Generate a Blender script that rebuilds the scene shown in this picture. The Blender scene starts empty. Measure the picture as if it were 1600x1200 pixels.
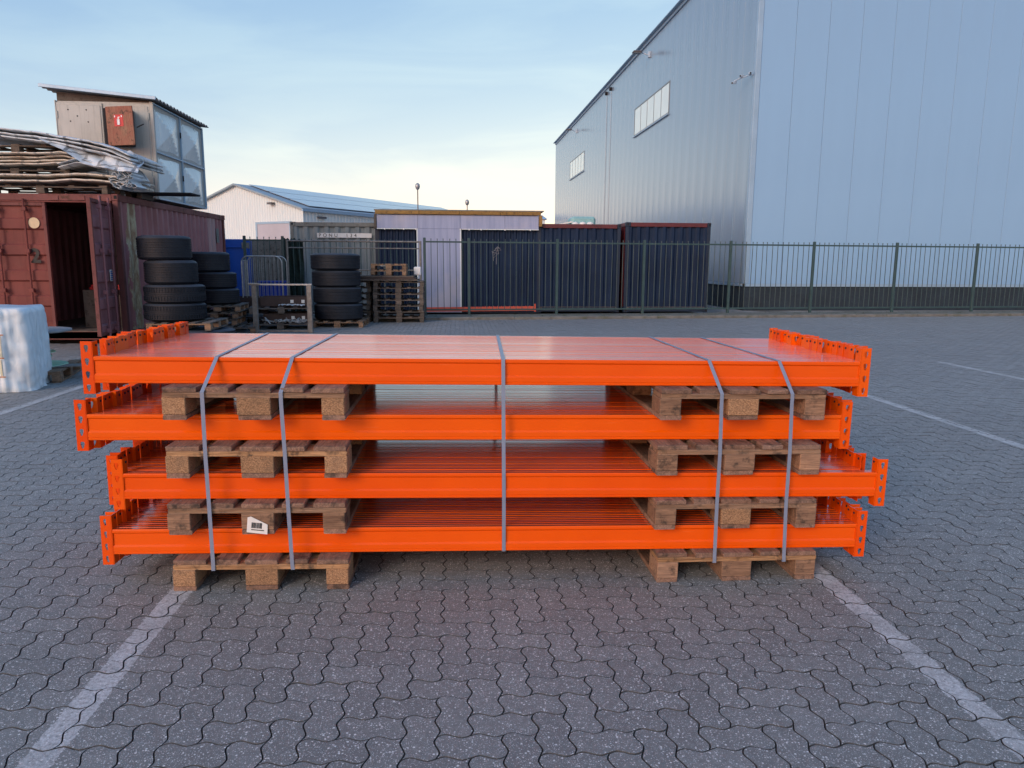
import bpy, math, random
import numpy as np
from mathutils import Vector, Matrix
R = math.radians
rnd = random.Random(7)
S = bpy.context.scene
COL = S.collection

# ------------------------------------------------------------------ camera, sky, sun, exposure
CAM_H = 1.491
cd = bpy.data.cameras.new('camera'); cam = bpy.data.objects.new('camera', cd); COL.objects.link(cam)
yaw, pit, roll = 0.0733551, 0.1637808, 0.0052360
fw = Vector((math.sin(yaw)*math.cos(pit), math.cos(yaw)*math.cos(pit), -math.sin(pit)))
r0 = Vector((math.cos(yaw), -math.sin(yaw), 0)); d0 = fw.cross(r0)
r1 = r0*math.cos(roll)-d0*math.sin(roll); d1 = r0*math.sin(roll)+d0*math.cos(roll)
M = Matrix((r1, -d1, -fw)).transposed().to_4x4(); M.translation = (0, 0, CAM_H)
cam.matrix_world = M
cd.sensor_width = 36; cd.lens = 36*1144.46/1600; cd.clip_end = 2000; cd.clip_start = .05
S.camera = cam
SUN_AZ, SUN_EL = R(217), R(24)        # azimuth to the right of +Y: low, veiled sun behind the camera's left shoulder
w = bpy.data.worlds.new('World'); S.world = w; w.use_nodes = True
nt = w.node_tree; nt.nodes.clear()
def wn(t, **k):
    n = nt.nodes.new(t)
    for a, b in k.items(): setattr(n, a, b)
    return n
sky = wn('ShaderNodeTexSky', sky_type='NISHITA', sun_disc=False, sun_elevation=SUN_EL, sun_rotation=SUN_AZ,
         altitude=10, air_density=1.0, dust_density=.8, ozone_density=1.5)
bg = wn('ShaderNodeBackground'); bg.inputs['Strength'].default_value = 0.10
out = wn('ShaderNodeOutputWorld')
tc = wn('ShaderNodeTexCoord'); mp = wn('ShaderNodeMapping'); mp.inputs['Scale'].default_value = (1.3, 1.0, 7.0)
mp.inputs['Rotation'].default_value = (0.1, 0.25, 0.4)
nz = wn('ShaderNodeTexNoise'); nz.inputs['Scale'].default_value = 1.7; nz.inputs['Detail'].default_value = 7; nz.inputs['Roughness'].default_value = .55
nz.inputs['Distortion'].default_value = .6
rp = wn('ShaderNodeValToRGB'); rp.color_ramp.elements[0].position = .45; rp.color_ramp.elements[1].position = .66
rp.color_ramp.elements[0].color = (0, 0, 0, 1); rp.color_ramp.elements[1].color = (1, 1, 1, 1)
mixc = wn('ShaderNodeMix', data_type='RGBA'); 
L = nt.links.new
L(tc.outputs['Generated'], mp.inputs['Vector']); L(mp.outputs[0], nz.inputs['Vector']); L(nz.outputs['Fac'], rp.inputs[0])
# thin high haze: evens out the clear-sky radiance over the whole dome
sep = wn('ShaderNodeSeparateXYZ'); comb = wn('ShaderNodeCombineXYZ'); L(sky.outputs[0], sep.inputs[0])
for i, (k, p, veil) in enumerate(((.86, 1.0, 0), (1.12, .69, 0), (2.04, .30, 0))):
    pw = wn('ShaderNodeMath', operation='POWER'); ml = wn('ShaderNodeMath', operation='MULTIPLY_ADD')
    L(sep.outputs[i], pw.inputs[0]); pw.inputs[1].default_value = p
    L(pw.outputs[0], ml.inputs[0]); ml.inputs[1].default_value = k; ml.inputs[2].default_value = veil
    L(ml.outputs[0], comb.inputs[i])
hs = comb
SKYGAIN = wn('ShaderNodeVectorMath', operation='MULTIPLY'); SKYGAIN.inputs[1].default_value = (1.17, 1.12, 1.04)
L(hs.outputs[0], SKYGAIN.inputs[0])
L(rp.outputs[0], mixc.inputs['Factor']); L(hs.outputs[0], mixc.inputs['A']); L(SKYGAIN.outputs[0], mixc.inputs['B'])
L(mixc.outputs['Result'], bg.inputs['Color']); L(bg.outputs[0], out.inputs['Surface'])
sd = bpy.data.lights.new('sun', 'SUN'); sd.energy = .5; sd.angle = R(20); sd.color = (1, .97, .93)
sun = bpy.data.objects.new('sun', sd); COL.objects.link(sun)
sv = Vector((math.sin(SUN_AZ)*math.cos(SUN_EL), math.cos(SUN_AZ)*math.cos(SUN_EL), math.sin(SUN_EL)))
sun.rotation_euler = sv.to_track_quat('Z', 'Y').to_euler()
S.view_settings.view_transform = 'Standard'; S.view_settings.look = 'None'
S.view_settings.exposure = 1.37; S.view_settings.gamma = 1; S.view_settings.use_curve_mapping = False

# ------------------------------------------------------------------ materials
def inp(t, node, name, v):
    s = node.inputs[name]
    if hasattr(v, 'is_linked') or isinstance(v, bpy.types.NodeSocket): t.links.new(v, s)
    else: s.default_value = v
class G:
    """tiny node helper"""
    def __init__(s, name):
        s.m = bpy.data.materials.new(name); s.m.use_nodes = True; s.t = s.m.node_tree; s.t.nodes.clear()
        s.b = s.n('ShaderNodeBsdfPrincipled'); o = s.n('ShaderNodeOutputMaterial'); s.t.links.new(s.b.outputs[0], o.inputs[0])
    def n(s, typ, **k):
        x = s.t.nodes.new(typ)
        for a, b in k.items(): setattr(x, a, b)
        return x
    def math(s, op, a, b=0.0, c=0.0, clamp=False):
        x = s.n('ShaderNodeMath', operation=op); x.use_clamp = clamp
        for i, v in enumerate((a, b, c)):
            if isinstance(v, bpy.types.NodeSocket): s.t.links.new(v, x.inputs[i])
            else: x.inputs[i].default_value = v
        return x.outputs[0]
    def co(s, kind='Object', scale=(1, 1, 1), rot=(0, 0, 0), rand=0):
        if kind == 'World': v = s.n('ShaderNodeNewGeometry').outputs['Position']
        else: v = s.n('ShaderNodeTexCoord').outputs[kind]
        mpn = s.n('ShaderNodeMapping'); mpn.inputs['Scale'].default_value = scale; mpn.inputs['Rotation'].default_value = rot
        s.t.links.new(v, mpn.inputs['Vector'])
        if rand:
            oi = s.n('ShaderNodeObjectInfo'); r = s.math('MULTIPLY', oi.outputs['Random'], rand)
            s.t.links.new(r, mpn.inputs['Location'])
        return mpn.outputs[0]
    def noise(s, v, scale, detail=4, rough=.55, dist=0):
        x = s.n('ShaderNodeTexNoise'); s.t.links.new(v, x.inputs['Vector'])
        x.inputs['Scale'].default_value = scale; x.inputs['Detail'].default_value = detail; x.inputs['Roughness'].default_value = rough
        x.inputs['Distortion'].default_value = dist
        return x.outputs['Fac']
    def ramp(s, f, *stops):
        x = s.n('ShaderNodeValToRGB'); s.t.links.new(f, x.inputs[0]); e = x.color_ramp.elements
        while len(e) < len(stops): e.new(.5)
        for el, (p, c) in zip(e, stops):
            el.position = p; el.color = (c, c, c, 1) if isinstance(c, (int, float)) else (*c, 1)
        return x.outputs[0]
    def mix(s, f, a, b, blend='MIX'):
        x = s.n('ShaderNodeMix', data_type='RGBA', blend_type=blend)
        for nm, v in (('Factor', f), ('A', a), ('B', b)):
            if isinstance(v, bpy.types.NodeSocket): s.t.links.new(v, x.inputs[nm])
            elif nm == 'Factor': x.inputs[nm].default_value = v
            else: x.inputs[nm].default_value = (*v, 1) if not isinstance(v, (int, float)) else (v, v, v, 1)
        return x.outputs['Result']
    def bump(s, h, strength=.3, dist=.002):
        x = s.n('ShaderNodeBump'); x.inputs['Strength'].default_value = strength; x.inputs['Distance'].default_value = dist
        s.t.links.new(h, x.inputs['Height']); s.t.links.new(x.outputs[0], s.b.inputs['Normal'])
    def set(s, **k):
        for a, v in k.items():
            nm = {'color': 'Base Color', 'rough': 'Roughness', 'metal': 'Metallic', 'coat': 'Coat Weight', 'coatr': 'Coat Roughness', 'spec': 'Specular IOR Level', 'trans': 'Transmission Weight', 'alpha': 'Alpha'}[a]
            if isinstance(v, bpy.types.NodeSocket): s.t.links.new(v, s.b.inputs[nm])
            elif a == 'color': s.b.inputs[nm].default_value = (*v, 1)
            else: s.b.inputs[nm].default_value = v
    def rnd(s): return s.n('ShaderNodeObjectInfo').outputs['Random']

def m_plain(name, c, rough=.6, metal=0, var=.25, scale=6, bump=.15, dirt=None, kind='Object', coat=0):
    g = G(name); v = g.co(kind, rand=9)
    n1 = g.noise(v, scale, 6, .65); n2 = g.noise(v, scale*11, 3)
    lo = tuple(x*(1-var) for x in c); hi = tuple(min(1, x*(1+var)) for x in c)
    col = g.mix(g.ramp(n1, (.3, 0), (.7, 1)), lo, hi)
    if dirt: col = g.mix(g.ramp(g.noise(v, scale*.6, 8, .7), (.52, 0), (.7, 1)), col, dirt)
    g.set(color=col, rough=g.ramp(n2, (.2, max(0, rough-.12)), (.8, min(1, rough+.12))), metal=metal, coat=coat)
    if bump: g.bump(n2, bump, .003)
    return g.m
def m_wood(name, dark, light, grey=0.3, ax=1, chips=False, greyc=(.13, .105, .09)):
    g = G(name)
    sc = [14, 14, 14]; sc[ax] = 1.0
    v = g.co('Object', tuple(sc), rand=13)
    grain = g.noise(v, 3.2, 7, .7, 1.2)
    fine = g.noise(g.co('Object', tuple(4*x for x in sc), rand=5), 4, 3)
    col = g.mix(g.ramp(grain, (.32, 0), (.68, 1)), dark, light)
    col = g.mix(g.ramp(fine, (.35, .5), (.6, 0)), col, tuple(x*.45 for x in dark))
    patch = g.noise(g.co('Object', (3, 3, 3), rand=21), 1.6, 5)
    r = g.rnd()
    gf = g.math('MULTIPLY', g.ramp(patch, (.35, 0), (.65, 1)), g.math('ADD', g.math('MULTIPLY', r, grey), grey*.7), clamp=True)
    col = g.mix(gf, col, greyc)
    st = g.noise(g.co('Object', (5, 5, 5), rand=31), 2.5, 6, .7)
    col = g.mix(g.ramp(st, (.54, 0), (.66, .85)), col, (.035, .026, .020))
    hsv = g.n('ShaderNodeHueSaturation'); g.t.links.new(col, hsv.inputs['Color'])
    g.t.links.new(g.math('ADD', g.math('MULTIPLY', r, .5), .75), hsv.inputs['Value'])
    g.set(color=hsv.outputs[0], rough=.82)
    g.bump(grain, .45, .004)
    return g.m
def m_chip(name):
    g = G(name); v = g.co('Object', (1, 1, 1.6), rand=17)
    vo = g.n('ShaderNodeTexVoronoi'); g.t.links.new(v, vo.inputs['Vector']); vo.inputs['Scale'].default_value = 240
    sep = g.n('ShaderNodeSeparateColor'); g.t.links.new(vo.outputs['Color'], sep.inputs[0])
    col = g.mix(g.ramp(sep.outputs[0], (0, 0), (1, 1)), (.16, .085, .042), (.46, .27, .145))
    big = g.noise(v, 9, 5)
    col = g.mix(g.ramp(big, (.50, 0), (.75, .6)), col, (.16, .11, .075))
    hsv = g.n('ShaderNodeHueSaturation'); g.t.links.new(col, hsv.inputs['Color'])
    g.t.links.new(g.math('ADD', g.math('MULTIPLY', g.rnd(), .4), .8), hsv.inputs['Value'])
    g.set(color=hsv.outputs[0], rough=.9); g.bump(sep.outputs[1], .5, .002)
    return g.m
PU = .1065; GX = .03; WA = .088     # paver unit, grid shift, wave amplitude in units
LINES = ((-1.265, 1.0, 6.4), (1.775, 1.0, 6.4), (-4.52, 4.2, 10.3), (4.70, 3.5, 9.6), (7.50, 3.5, 10.9))   # x, y from, y to
def m_paver():
    g = G('paver_concrete')
    P = g.n('ShaderNodeNewGeometry').outputs['Position']
    sp = g.n('ShaderNodeSeparateXYZ'); g.t.links.new(P, sp.inputs[0])
    at = g.n('ShaderNodeAttribute'); at.attribute_name = 'rnd'
    rr = g.math('FRACT', g.math('ADD', at.outputs['Fac'], g.rnd()))
    fine = g.noise(P, 260, 3, .6); mid = g.noise(P, 45, 4, .6); big = g.noise(P, .55, 5, .6)
    base = g.mix(rr, (.195, .203, .198), (.242, .250, .243))
    base = g.mix(g.ramp(mid, (.3, .45), (.7, 0)), base, (.085, .082, .08))
    base = g.mix(g.ramp(big, (.38, .35), (.62, 0)), base, (.13, .126, .12))
    base = g.mix(g.ramp(g.noise(P, 1.9, 6, .7), (.60, 0), (.75, .30)), base, (.30, .285, .265))
    col = base
    for sc, th, c in ((165, .30, (.50, .50, .495)), (270, .22, (.43, .43, .425)), (110, .66, (.66, .66, .65))):
        vo = g.n('ShaderNodeTexVoronoi'); g.t.links.new(P, vo.inputs['Vector']); vo.inputs['Scale'].default_value = sc
        s2 = g.n('ShaderNodeSeparateColor'); g.t.links.new(vo.outputs['Color'], s2.inputs[0])
        dot = g.math('LESS_THAN', vo.outputs['Distance'], g.math('MULTIPLY', s2.outputs[1], .42))
        f = g.math('MULTIPLY', dot, g.math('GREATER_THAN', s2.outputs[0], th))
        col = g.mix(f, col, c)
    # worn white paint in whole columns of the bond
    edge = g.math('MULTIPLY', g.math('SUBTRACT', g.noise(P, 22, 4, .7), .5), .035)
    uxx = g.math('ADD', sp.outputs[0], edge)
    tot = None
    for k, y0, y1 in LINES:
        a = g.math('LESS_THAN', g.math('ABSOLUTE', g.math('SUBTRACT', uxx, k)), .051)
        b = g.math('LESS_THAN', g.math('ABSOLUTE', g.math('SUBTRACT', sp.outputs[1], (y0+y1)/2)), (y1-y0)/2)
        c = g.math('MULTIPLY', a, b); tot = c if tot is None else g.math('ADD', tot, c)
    wear = g.ramp(g.noise(P, 75, 5, .75), (.36, .14), (.58, .85))
    wear2 = g.ramp(g.noise(P, 4.2, 3, .6), (.30, .45), (.60, 1))
    pf = g.math('MULTIPLY', g.math('MULTIPLY', tot, wear), wear2)
    col = g.mix(pf, col, (.60, .61, .62))
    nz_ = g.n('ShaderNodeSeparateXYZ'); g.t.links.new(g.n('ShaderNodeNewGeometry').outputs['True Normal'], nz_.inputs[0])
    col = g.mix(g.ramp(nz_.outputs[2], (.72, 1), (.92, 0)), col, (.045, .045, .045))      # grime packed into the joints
    g.set(color=col, rough=g.ramp(fine, (.3, .50), (.7, .75)), spec=.55)
    g.bump(g.math('ADD', fine, mid), .5, .0025)
    return g.m
def m_paint_orange(name, toplightc):
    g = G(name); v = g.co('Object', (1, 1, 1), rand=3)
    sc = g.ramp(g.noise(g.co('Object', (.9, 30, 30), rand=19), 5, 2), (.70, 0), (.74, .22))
    n = g.noise(v, 3, 4); topnoise = g.noise(g.co('Object', (2.2, 9, 9), rand=7), 2.4, 7, .7)
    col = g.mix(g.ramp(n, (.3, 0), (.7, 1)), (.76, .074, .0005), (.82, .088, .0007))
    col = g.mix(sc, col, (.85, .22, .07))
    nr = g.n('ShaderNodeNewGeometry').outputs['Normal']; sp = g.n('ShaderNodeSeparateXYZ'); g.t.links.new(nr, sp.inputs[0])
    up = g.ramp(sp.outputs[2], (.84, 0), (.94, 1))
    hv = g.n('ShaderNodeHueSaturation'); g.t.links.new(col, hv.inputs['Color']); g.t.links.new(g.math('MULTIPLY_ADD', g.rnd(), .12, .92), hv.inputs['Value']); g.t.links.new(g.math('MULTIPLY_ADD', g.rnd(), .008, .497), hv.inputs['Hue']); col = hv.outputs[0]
    col = g.mix(g.math('MULTIPLY', up, g.ramp(topnoise, (.35, .78), (.7, .92))), col, toplightc)  # upward faces take painted light: sheen on the top layer, shade between layers
    g.set(color=col, rough=g.mix(up, (.27, .27, .27), g.ramp(topnoise, (.3, .12), (.75, .30))), spec=.33)
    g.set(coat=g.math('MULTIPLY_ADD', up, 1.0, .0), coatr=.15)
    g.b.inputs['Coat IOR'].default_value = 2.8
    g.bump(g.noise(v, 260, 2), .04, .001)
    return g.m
def m_rust(name, c, c2, rust, amt=.55, rough=.6):
    g = G(name); v = g.co('Object', rand=9)
    col = g.mix(g.ramp(g.noise(v, 1.3, 6, .6), (.35, 0), (.65, 1)), c, c2)
    streak = g.noise(g.co('Object', (9, 9, .7), rand=4), 1.5, 6, .65)
    col = g.mix(g.ramp(streak, (.5, 0), (.75, .5)), col, tuple(x*.55 for x in c))
    r = g.noise(v, 4.5, 9, .75)
    col = g.mix(g.ramp(r, (amt, 0), (amt+.08, .9)), col, rust)
    g.set(color=col, rough=g.ramp(r, (.3, rough-.1), (.7, rough+.2)), spec=.25); g.bump(r, .25, .004)
    return g.m
def m_side():
    g = G('maroon_side_paint_with_primer_patch'); v = g.co('Object')
    sp = g.n('ShaderNodeSeparateXYZ'); g.t.links.new(g.n('ShaderNodeTexCoord').outputs['Object'], sp.inputs[0])
    col = g.mix(g.ramp(g.noise(v, 1.3, 6, .6), (.35, 0), (.65, 1)), (.25, .100, .112), (.33, .15, .165))
    col = g.mix(g.ramp(g.noise(v, 4.5, 9, .75), (.62, 0), (.68, .9)), col, (.17, .08, .05))
    ps = g.mix(g.ramp(g.noise(g.co('Object', (5, 5, 1.2)), 2.5, 7, .7), (.42, 0), (.58, 1)), (.42, .38, .26), (.24, .15, .09))
    ps = g.mix(g.ramp(g.noise(g.co('Object', (9, 9, 2)), 2.5, 7, .7), (.60, 0), (.66, 1)), ps, (.62, .60, .55))
    wob = g.math('MULTIPLY', g.noise(g.co('Object', (3, 3, 1.3)), 2.2, 5), .35)
    d = g.math('ABSOLUTE', g.math('SUBTRACT', g.math('ADD', sp.outputs[1], wob), .72))
    col = g.mix(g.math('LESS_THAN', d, .19), col, ps)
    d2 = g.math('ABSOLUTE', g.math('SUBTRACT', g.math('ADD', sp.outputs[1], wob), 5.3))
    col = g.mix(g.math('MULTIPLY', g.math('LESS_THAN', d2, .22), .6), col, (.46, .34, .33))
    g.set(color=col, rough=.6); g.bump(g.noise(v, 4.5, 9, .75), .25, .004); return g.m
def m_clad(name, c, rough, ribs, axis_scale, metal=0., streak=.4, hi=None):
    g = G(name); v = g.co('Object', rand=0)
    st = g.noise(g.co('Object', axis_scale), 1.0, 6, .62)
    st2 = g.noise(g.co('Object', tuple(x*.22 for x in axis_scale)), 1.0, 4, .6)
    hi = hi or tuple(min(1, x*1.25) for x in c)
    col = g.mix(g.ramp(st, (.35, 0), (.72, streak)), c, hi)
    col = g.mix(g.ramp(st2, (.4, streak*.6), (.62, 0)), col, tuple(x*.8 for x in c))
    g.set(color=col, rough=g.ramp(st, (.3, rough+.1), (.7, rough-.08)), metal=metal)
    if ribs:
        big = g.noise(g.co('Object', (1.8, 1.8, .035)), 1.0, 4, .5)
        wv = g.n('ShaderNodeTexWave', wave_type='BANDS', bands_direction='X'); g.t.links.new(v, wv.inputs['Vector']); wv.inputs['Scale'].default_value = ribs
        g.bump(g.math('ADD', g.math('MULTIPLY', wv.outputs['Fac'], .06), g.math('MULTIPLY', big, 8)), .30, .006)
    return g.m
def m_tyre():
    g = G('tyre_rubber'); v = g.co('Object', rand=11)
    n = g.noise(v, 3, 6, .7)
    col = g.mix(g.ramp(n, (.4, 0), (.75, 1)), (.006, .009, .016), (.014, .019, .030))
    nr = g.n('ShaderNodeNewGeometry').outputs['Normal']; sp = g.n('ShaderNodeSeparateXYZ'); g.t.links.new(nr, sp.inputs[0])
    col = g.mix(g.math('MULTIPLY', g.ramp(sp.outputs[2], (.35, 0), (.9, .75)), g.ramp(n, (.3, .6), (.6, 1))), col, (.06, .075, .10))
    g.set(color=col, rough=.6, spec=.35); g.bump(g.noise(v, 70, 3), .2, .003); return g.m
def m_tarp(name, c, grid=True, dirt=(.30, .24, .17)):
    g = G(name); v = g.co('Object')
    uv = g.n('ShaderNodeTexCoord').outputs['UV']; sp = g.n('ShaderNodeSeparateXYZ'); g.t.links.new(uv, sp.inputs[0])
    col = g.mix(g.ramp(g.noise(v, 2.2, 7, .65), (.46, 0), (.75, .75)), c, dirt)
    if grid:
        a = g.math('LESS_THAN', g.math('ABSOLUTE', g.math('SUBTRACT', g.math('FRACT', g.math('MULTIPLY', sp.outputs[0], 3.6)), .5)), .085)
        b = g.math('LESS_THAN', g.math('ABSOLUTE', g.math('SUBTRACT', g.math('FRACT', g.math('MULTIPLY', sp.outputs[1], 3.6)), .5)), .05)
        f = g.math('MULTIPLY', g.math('MAXIMUM', a, b), g.ramp(g.noise(v, 3, 3), (.4, .75), (.62, .15)))
        col = g.mix(f, col, (.10, .11, .125))
    g.set(color=col, rough=.42); g.bump(g.noise(v, 9, 5, .6), .5, .012); return g.m

MT = {}
MT['orange'] = m_paint_orange('orange_powder_coat', (.15, .066, .058))  # shade between the beam layers painted dark into the upward faces
MT['orangetop'] = m_paint_orange('orange_powder_coat_painted_sheen', (.76, .50, .43))  # sky sheen painted as pale pink on the top layer's upward faces
MT['paver'] = m_paver()
MT['joint'] = m_plain('joint_sand', (.028, .027, .026), .95, var=.4, scale=20, kind='World')
MT['yard'] = m_plain('yard_concrete', (.27, .26, .24), .9, var=.35, scale=.8, kind='World', bump=.3, dirt=(.08, .085, .07))
MT['deck'] = m_wood('weathered_pallet_board', (.14, .078, .052), (.40, .235, .16), .26)
MT['decklight'] = m_wood('newer_pallet_board', (.18, .105, .062), (.37, .235, .14), .25)
MT['stringer'] = m_wood('pallet_stringer_wood', (.30, .155, .068), (.64, .37, .18), .1, ax=0)
MT['stringerd'] = m_wood('weathered_stringer_wood', (.18, .10, .055), (.42, .25, .145), .22, ax=0)
MT['block'] = m_chip('pressed_chip_block')
MT['blockw'] = m_wood('solid_wood_block', (.19, .10, .058), (.44, .26, .155), .2, ax=0)
MT['oldwood'] = m_wood('old_grey_wood', (.060, .050, .042), (.145, .122, .102), .75, ax=0)
MT['oldwoody'] = m_wood('old_grey_wood_lengthwise', (.060, .050, .042), (.145, .122, .102), .75, ax=1)
MT['strap'] = m_plain('grey_plastic_strap', (.20, .245, .34), .38, var=.06, scale=30, bump=.1)
MT['label'] = m_plain('white_paper_label', (.72, .72, .70), .7, var=.06, scale=20, bump=0)
MT['ink'] = m_plain('black_ink', (.018, .018, .02), .6, var=.1, bump=0)
MT['redc'] = m_rust('oxide_red_container_paint', (.155, .046, .042), (.215, .064, .056), (.12, .05, .03), .60)
MT['redc2'] = m_rust('faded_maroon_container_paint', (.26, .105, .118), (.33, .150, .165), (.17, .08, .05), .60)
MT['redcd'] = m_rust('dark_red_frame_paint', (.15, .052, .050), (.20, .075, .070), (.08, .045, .03), .56)
MT['redside'] = m_side()
MT['rustpatch'] = m_rust('primer_patch', (.28, .25, .16), (.20, .13, .08), (.38, .37, .33), .54)
MT['navy'] = m_rust('dark_navy_container_paint', (.0060, .018, .048), (.010, .026, .064), (.016, .024, .048), .60, rough=.5)
MT['navyframe'] = m_plain('dark_frame_paint', (.007, .019, .044), .5, var=.3, scale=3)
MT['redrail'] = m_plain('dark_red_rail_paint', (.10, .016, .022), .5, var=.25, scale=2)
MT['greyc'] = m_rust('grey_blue_container_paint', (.20, .235, .255), (.26, .295, .31), (.13, .115, .09), .62)
MT['greycf'] = m_rust('grey_container_frame_paint', (.16, .17, .165), (.22, .225, .215), (.10, .08, .06), .56)
MT['blue'] = m_plain('bright_blue_paint', (.01, .09, .46), .45, var=.15, scale=1.5, bump=.05)
MT['bluecrate'] = m_plain('blue_plastic', (.01, .05, .42), .4, var=.15, scale=3)
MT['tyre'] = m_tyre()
MT['fence'] = m_plain('dark_green_fence_paint', (.030, .068, .072), .45, var=.2, scale=4, bump=.05)
MT['galv'] = m_plain('galvanised_steel', (.36, .38, .39), .42, metal=.6, var=.25, scale=14)
MT['galvd'] = m_plain('dull_weathered_galvanised_steel', (.20, .19, .18), .55, metal=.4, var=.35, scale=9)
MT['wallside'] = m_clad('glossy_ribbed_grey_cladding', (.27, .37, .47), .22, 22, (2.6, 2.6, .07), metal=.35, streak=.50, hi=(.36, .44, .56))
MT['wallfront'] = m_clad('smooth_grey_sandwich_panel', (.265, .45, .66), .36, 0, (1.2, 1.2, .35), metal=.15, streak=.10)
MT['trim'] = m_plain('light_grey_trim', (.30, .44, .58), .4, var=.08, scale=2, bump=0, metal=.2)
MT['plinth'] = m_plain('dark_concrete_plinth', (.020, .034, .048), .8, var=.3, scale=1.2, bump=.2)
MT['backing'] = m_plain('dark_joint_backing', (.16, .18, .20), .8, bump=0)
MT['winframe'] = m_plain('grey_aluminium_frame', (.20, .23, .25), .4, metal=.4, var=.1, bump=0)
MT['winpane'] = m_plain('glazing_painted_sky_reflection', (.70, .82, .80), .12, var=.06, scale=.8, bump=0, coat=.4)  # bright sky reflection of the glass painted in as a pale base colour
MT['hallwall'] = m_clad('cream_corrugated_cladding', (.66, .73, .75), .5, 0, (.8, .8, .2), streak=.2)
MT['hallroof'] = m_plain('blue_grey_roof_sheet', (.26, .34, .40), .45, var=.1, scale=1, bump=0)
MT['solar'] = m_plain('solar_glass', (.24, .29, .37), .14, var=.1, scale=1, bump=0, coat=.6)  # base colour lightened to carry the sky's reflection on the panels
MT['halldoor'] = m_plain('pale_lilac_door', (.42, .41, .47), .6, var=.06, scale=1, bump=0)
MT['cabf'] = m_rust('dirty_cream_steel', (.42, .425, .40), (.50, .50, .47), (.26, .17, .11), .64)
MT['cabs'] = m_clad('dented_zinc_sheet', (.72, .80, .82), .30, 0, (4, 4, .8), metal=.15, streak=.5)
MT['roofsheet'] = m_plain('grey_cement_roof_sheet', (.24, .24, .235), .7, var=.35, scale=3, bump=.2)
MT['woodred'] = m_wood('weathered_plywood_with_red_paint', (.20, .085, .055), (.36, .22, .14), .25, ax=2, greyc=(.30, .05, .04))
MT['red'] = m_plain('signal_red', (.50, .012, .018), .5, var=.1, bump=0)
MT['white'] = m_plain('white_print', (.75, .75, .75), .5, var=.03, bump=0)
MT['beige'] = m_plain('beige_sticker', (.62, .50, .32), .6, var=.15, scale=8, bump=0)
MT['tarp'] = m_tarp('printed_white_tarpaulin', (.60, .67, .73))
MT['tarpb'] = m_tarp('dirty_cream_tarpaulin', (.62, .57, .50), grid=True, dirt=(.36, .27, .19))
MT['bag'] = m_tarp('white_woven_wrap', (.66, .76, .82), grid=False, dirt=(.58, .61, .62))
MT['bagprint'] = m_plain('faded_orange_print', (.50, .22, .10), .6, var=.2, scale=30, bump=0)
MT['bagprinty'] = m_plain('faded_yellow_print', (.58, .57, .42), .6, var=.1, scale=30, bump=0)
MT['mint'] = m_plain('mint_green_paint', (.32, .60, .44), .5, var=.12, scale=5)
MT['drumgrey'] = m_plain('weathered_grey_flange', (.23, .23, .24), .7, var=.3, scale=7, bump=.3)
def m_plastic():
    g = G('lilac_brushed_sheet'); v = g.co('Object')
    a = g.noise(g.co('Object', (7, 1, .5)), 1.3, 5, .6); b = g.noise(g.co('Object', (1, 1, 1)), .8, 4)
    col = g.mix(g.ramp(a, (.35, 0), (.7, 1)), (.25, .30, .46), (.35, .39, .56))
    col = g.mix(g.ramp(b, (.5, 0), (.66, .45)), col, (.50, .46, .50))
    g.set(color=col, rough=.38); g.bump(a, .15, .01); return g.m
MT['lilac'] = m_plastic()
MT['timber'] = m_wood('yellow_timber', (.26, .14, .035), (.42, .25, .07), .1, ax=0)
MT['brown'] = m_plain('dark_brown_film_board', (.045, .026, .024), .6, var=.3, scale=3)
MT['debris'] = m_plain('pale_debris', (.42, .44, .45), .6, var=.3, scale=12)
MT['redbeam'] = m_plain('sunbleached_red_orange_beam', (.55, .09, .05), .5, var=.15, scale=3)
MT['dark'] = m_plain('dark_interior', (.012, .012, .016), .9, var=.3, bump=0)
MT['teal'] = m_plain('pale_teal_paint', (.24, .46, .48), .5, var=.1, bump=0)
MT['grass'] = m_plain('weed_leaf', (.045, .065, .025), .8, var=.3, scale=20, bump=0)
MT['kerb'] = m_plain('mossy_concrete_kerb', (.15, .15, .14), .9, var=.3, scale=5, dirt=(.075, .085, .05))
MT['dirt'] = m_plain('mossy_gravel_strip', (.14, .145, .125), .95, var=.4, scale=6, kind='World', bump=.5, dirt=(.055, .07, .035))
MT['lampgrey'] = m_plain('grey_lamp_housing', (.10, .10, .11), .5, var=.1, bump=0)
MT['camwhite'] = m_plain('white_camera_housing', (.42, .54, .66), .4, var=.05, bump=0)
MT['board'] = m_wood('grey_plywood', (.17, .17, .16), (.27, .27, .255), .3, ax=2)
MT['net'] = m_plain('dark_green_netting', (.012, .028, .024), .9, var=.5, scale=9, bump=.4)

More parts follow.
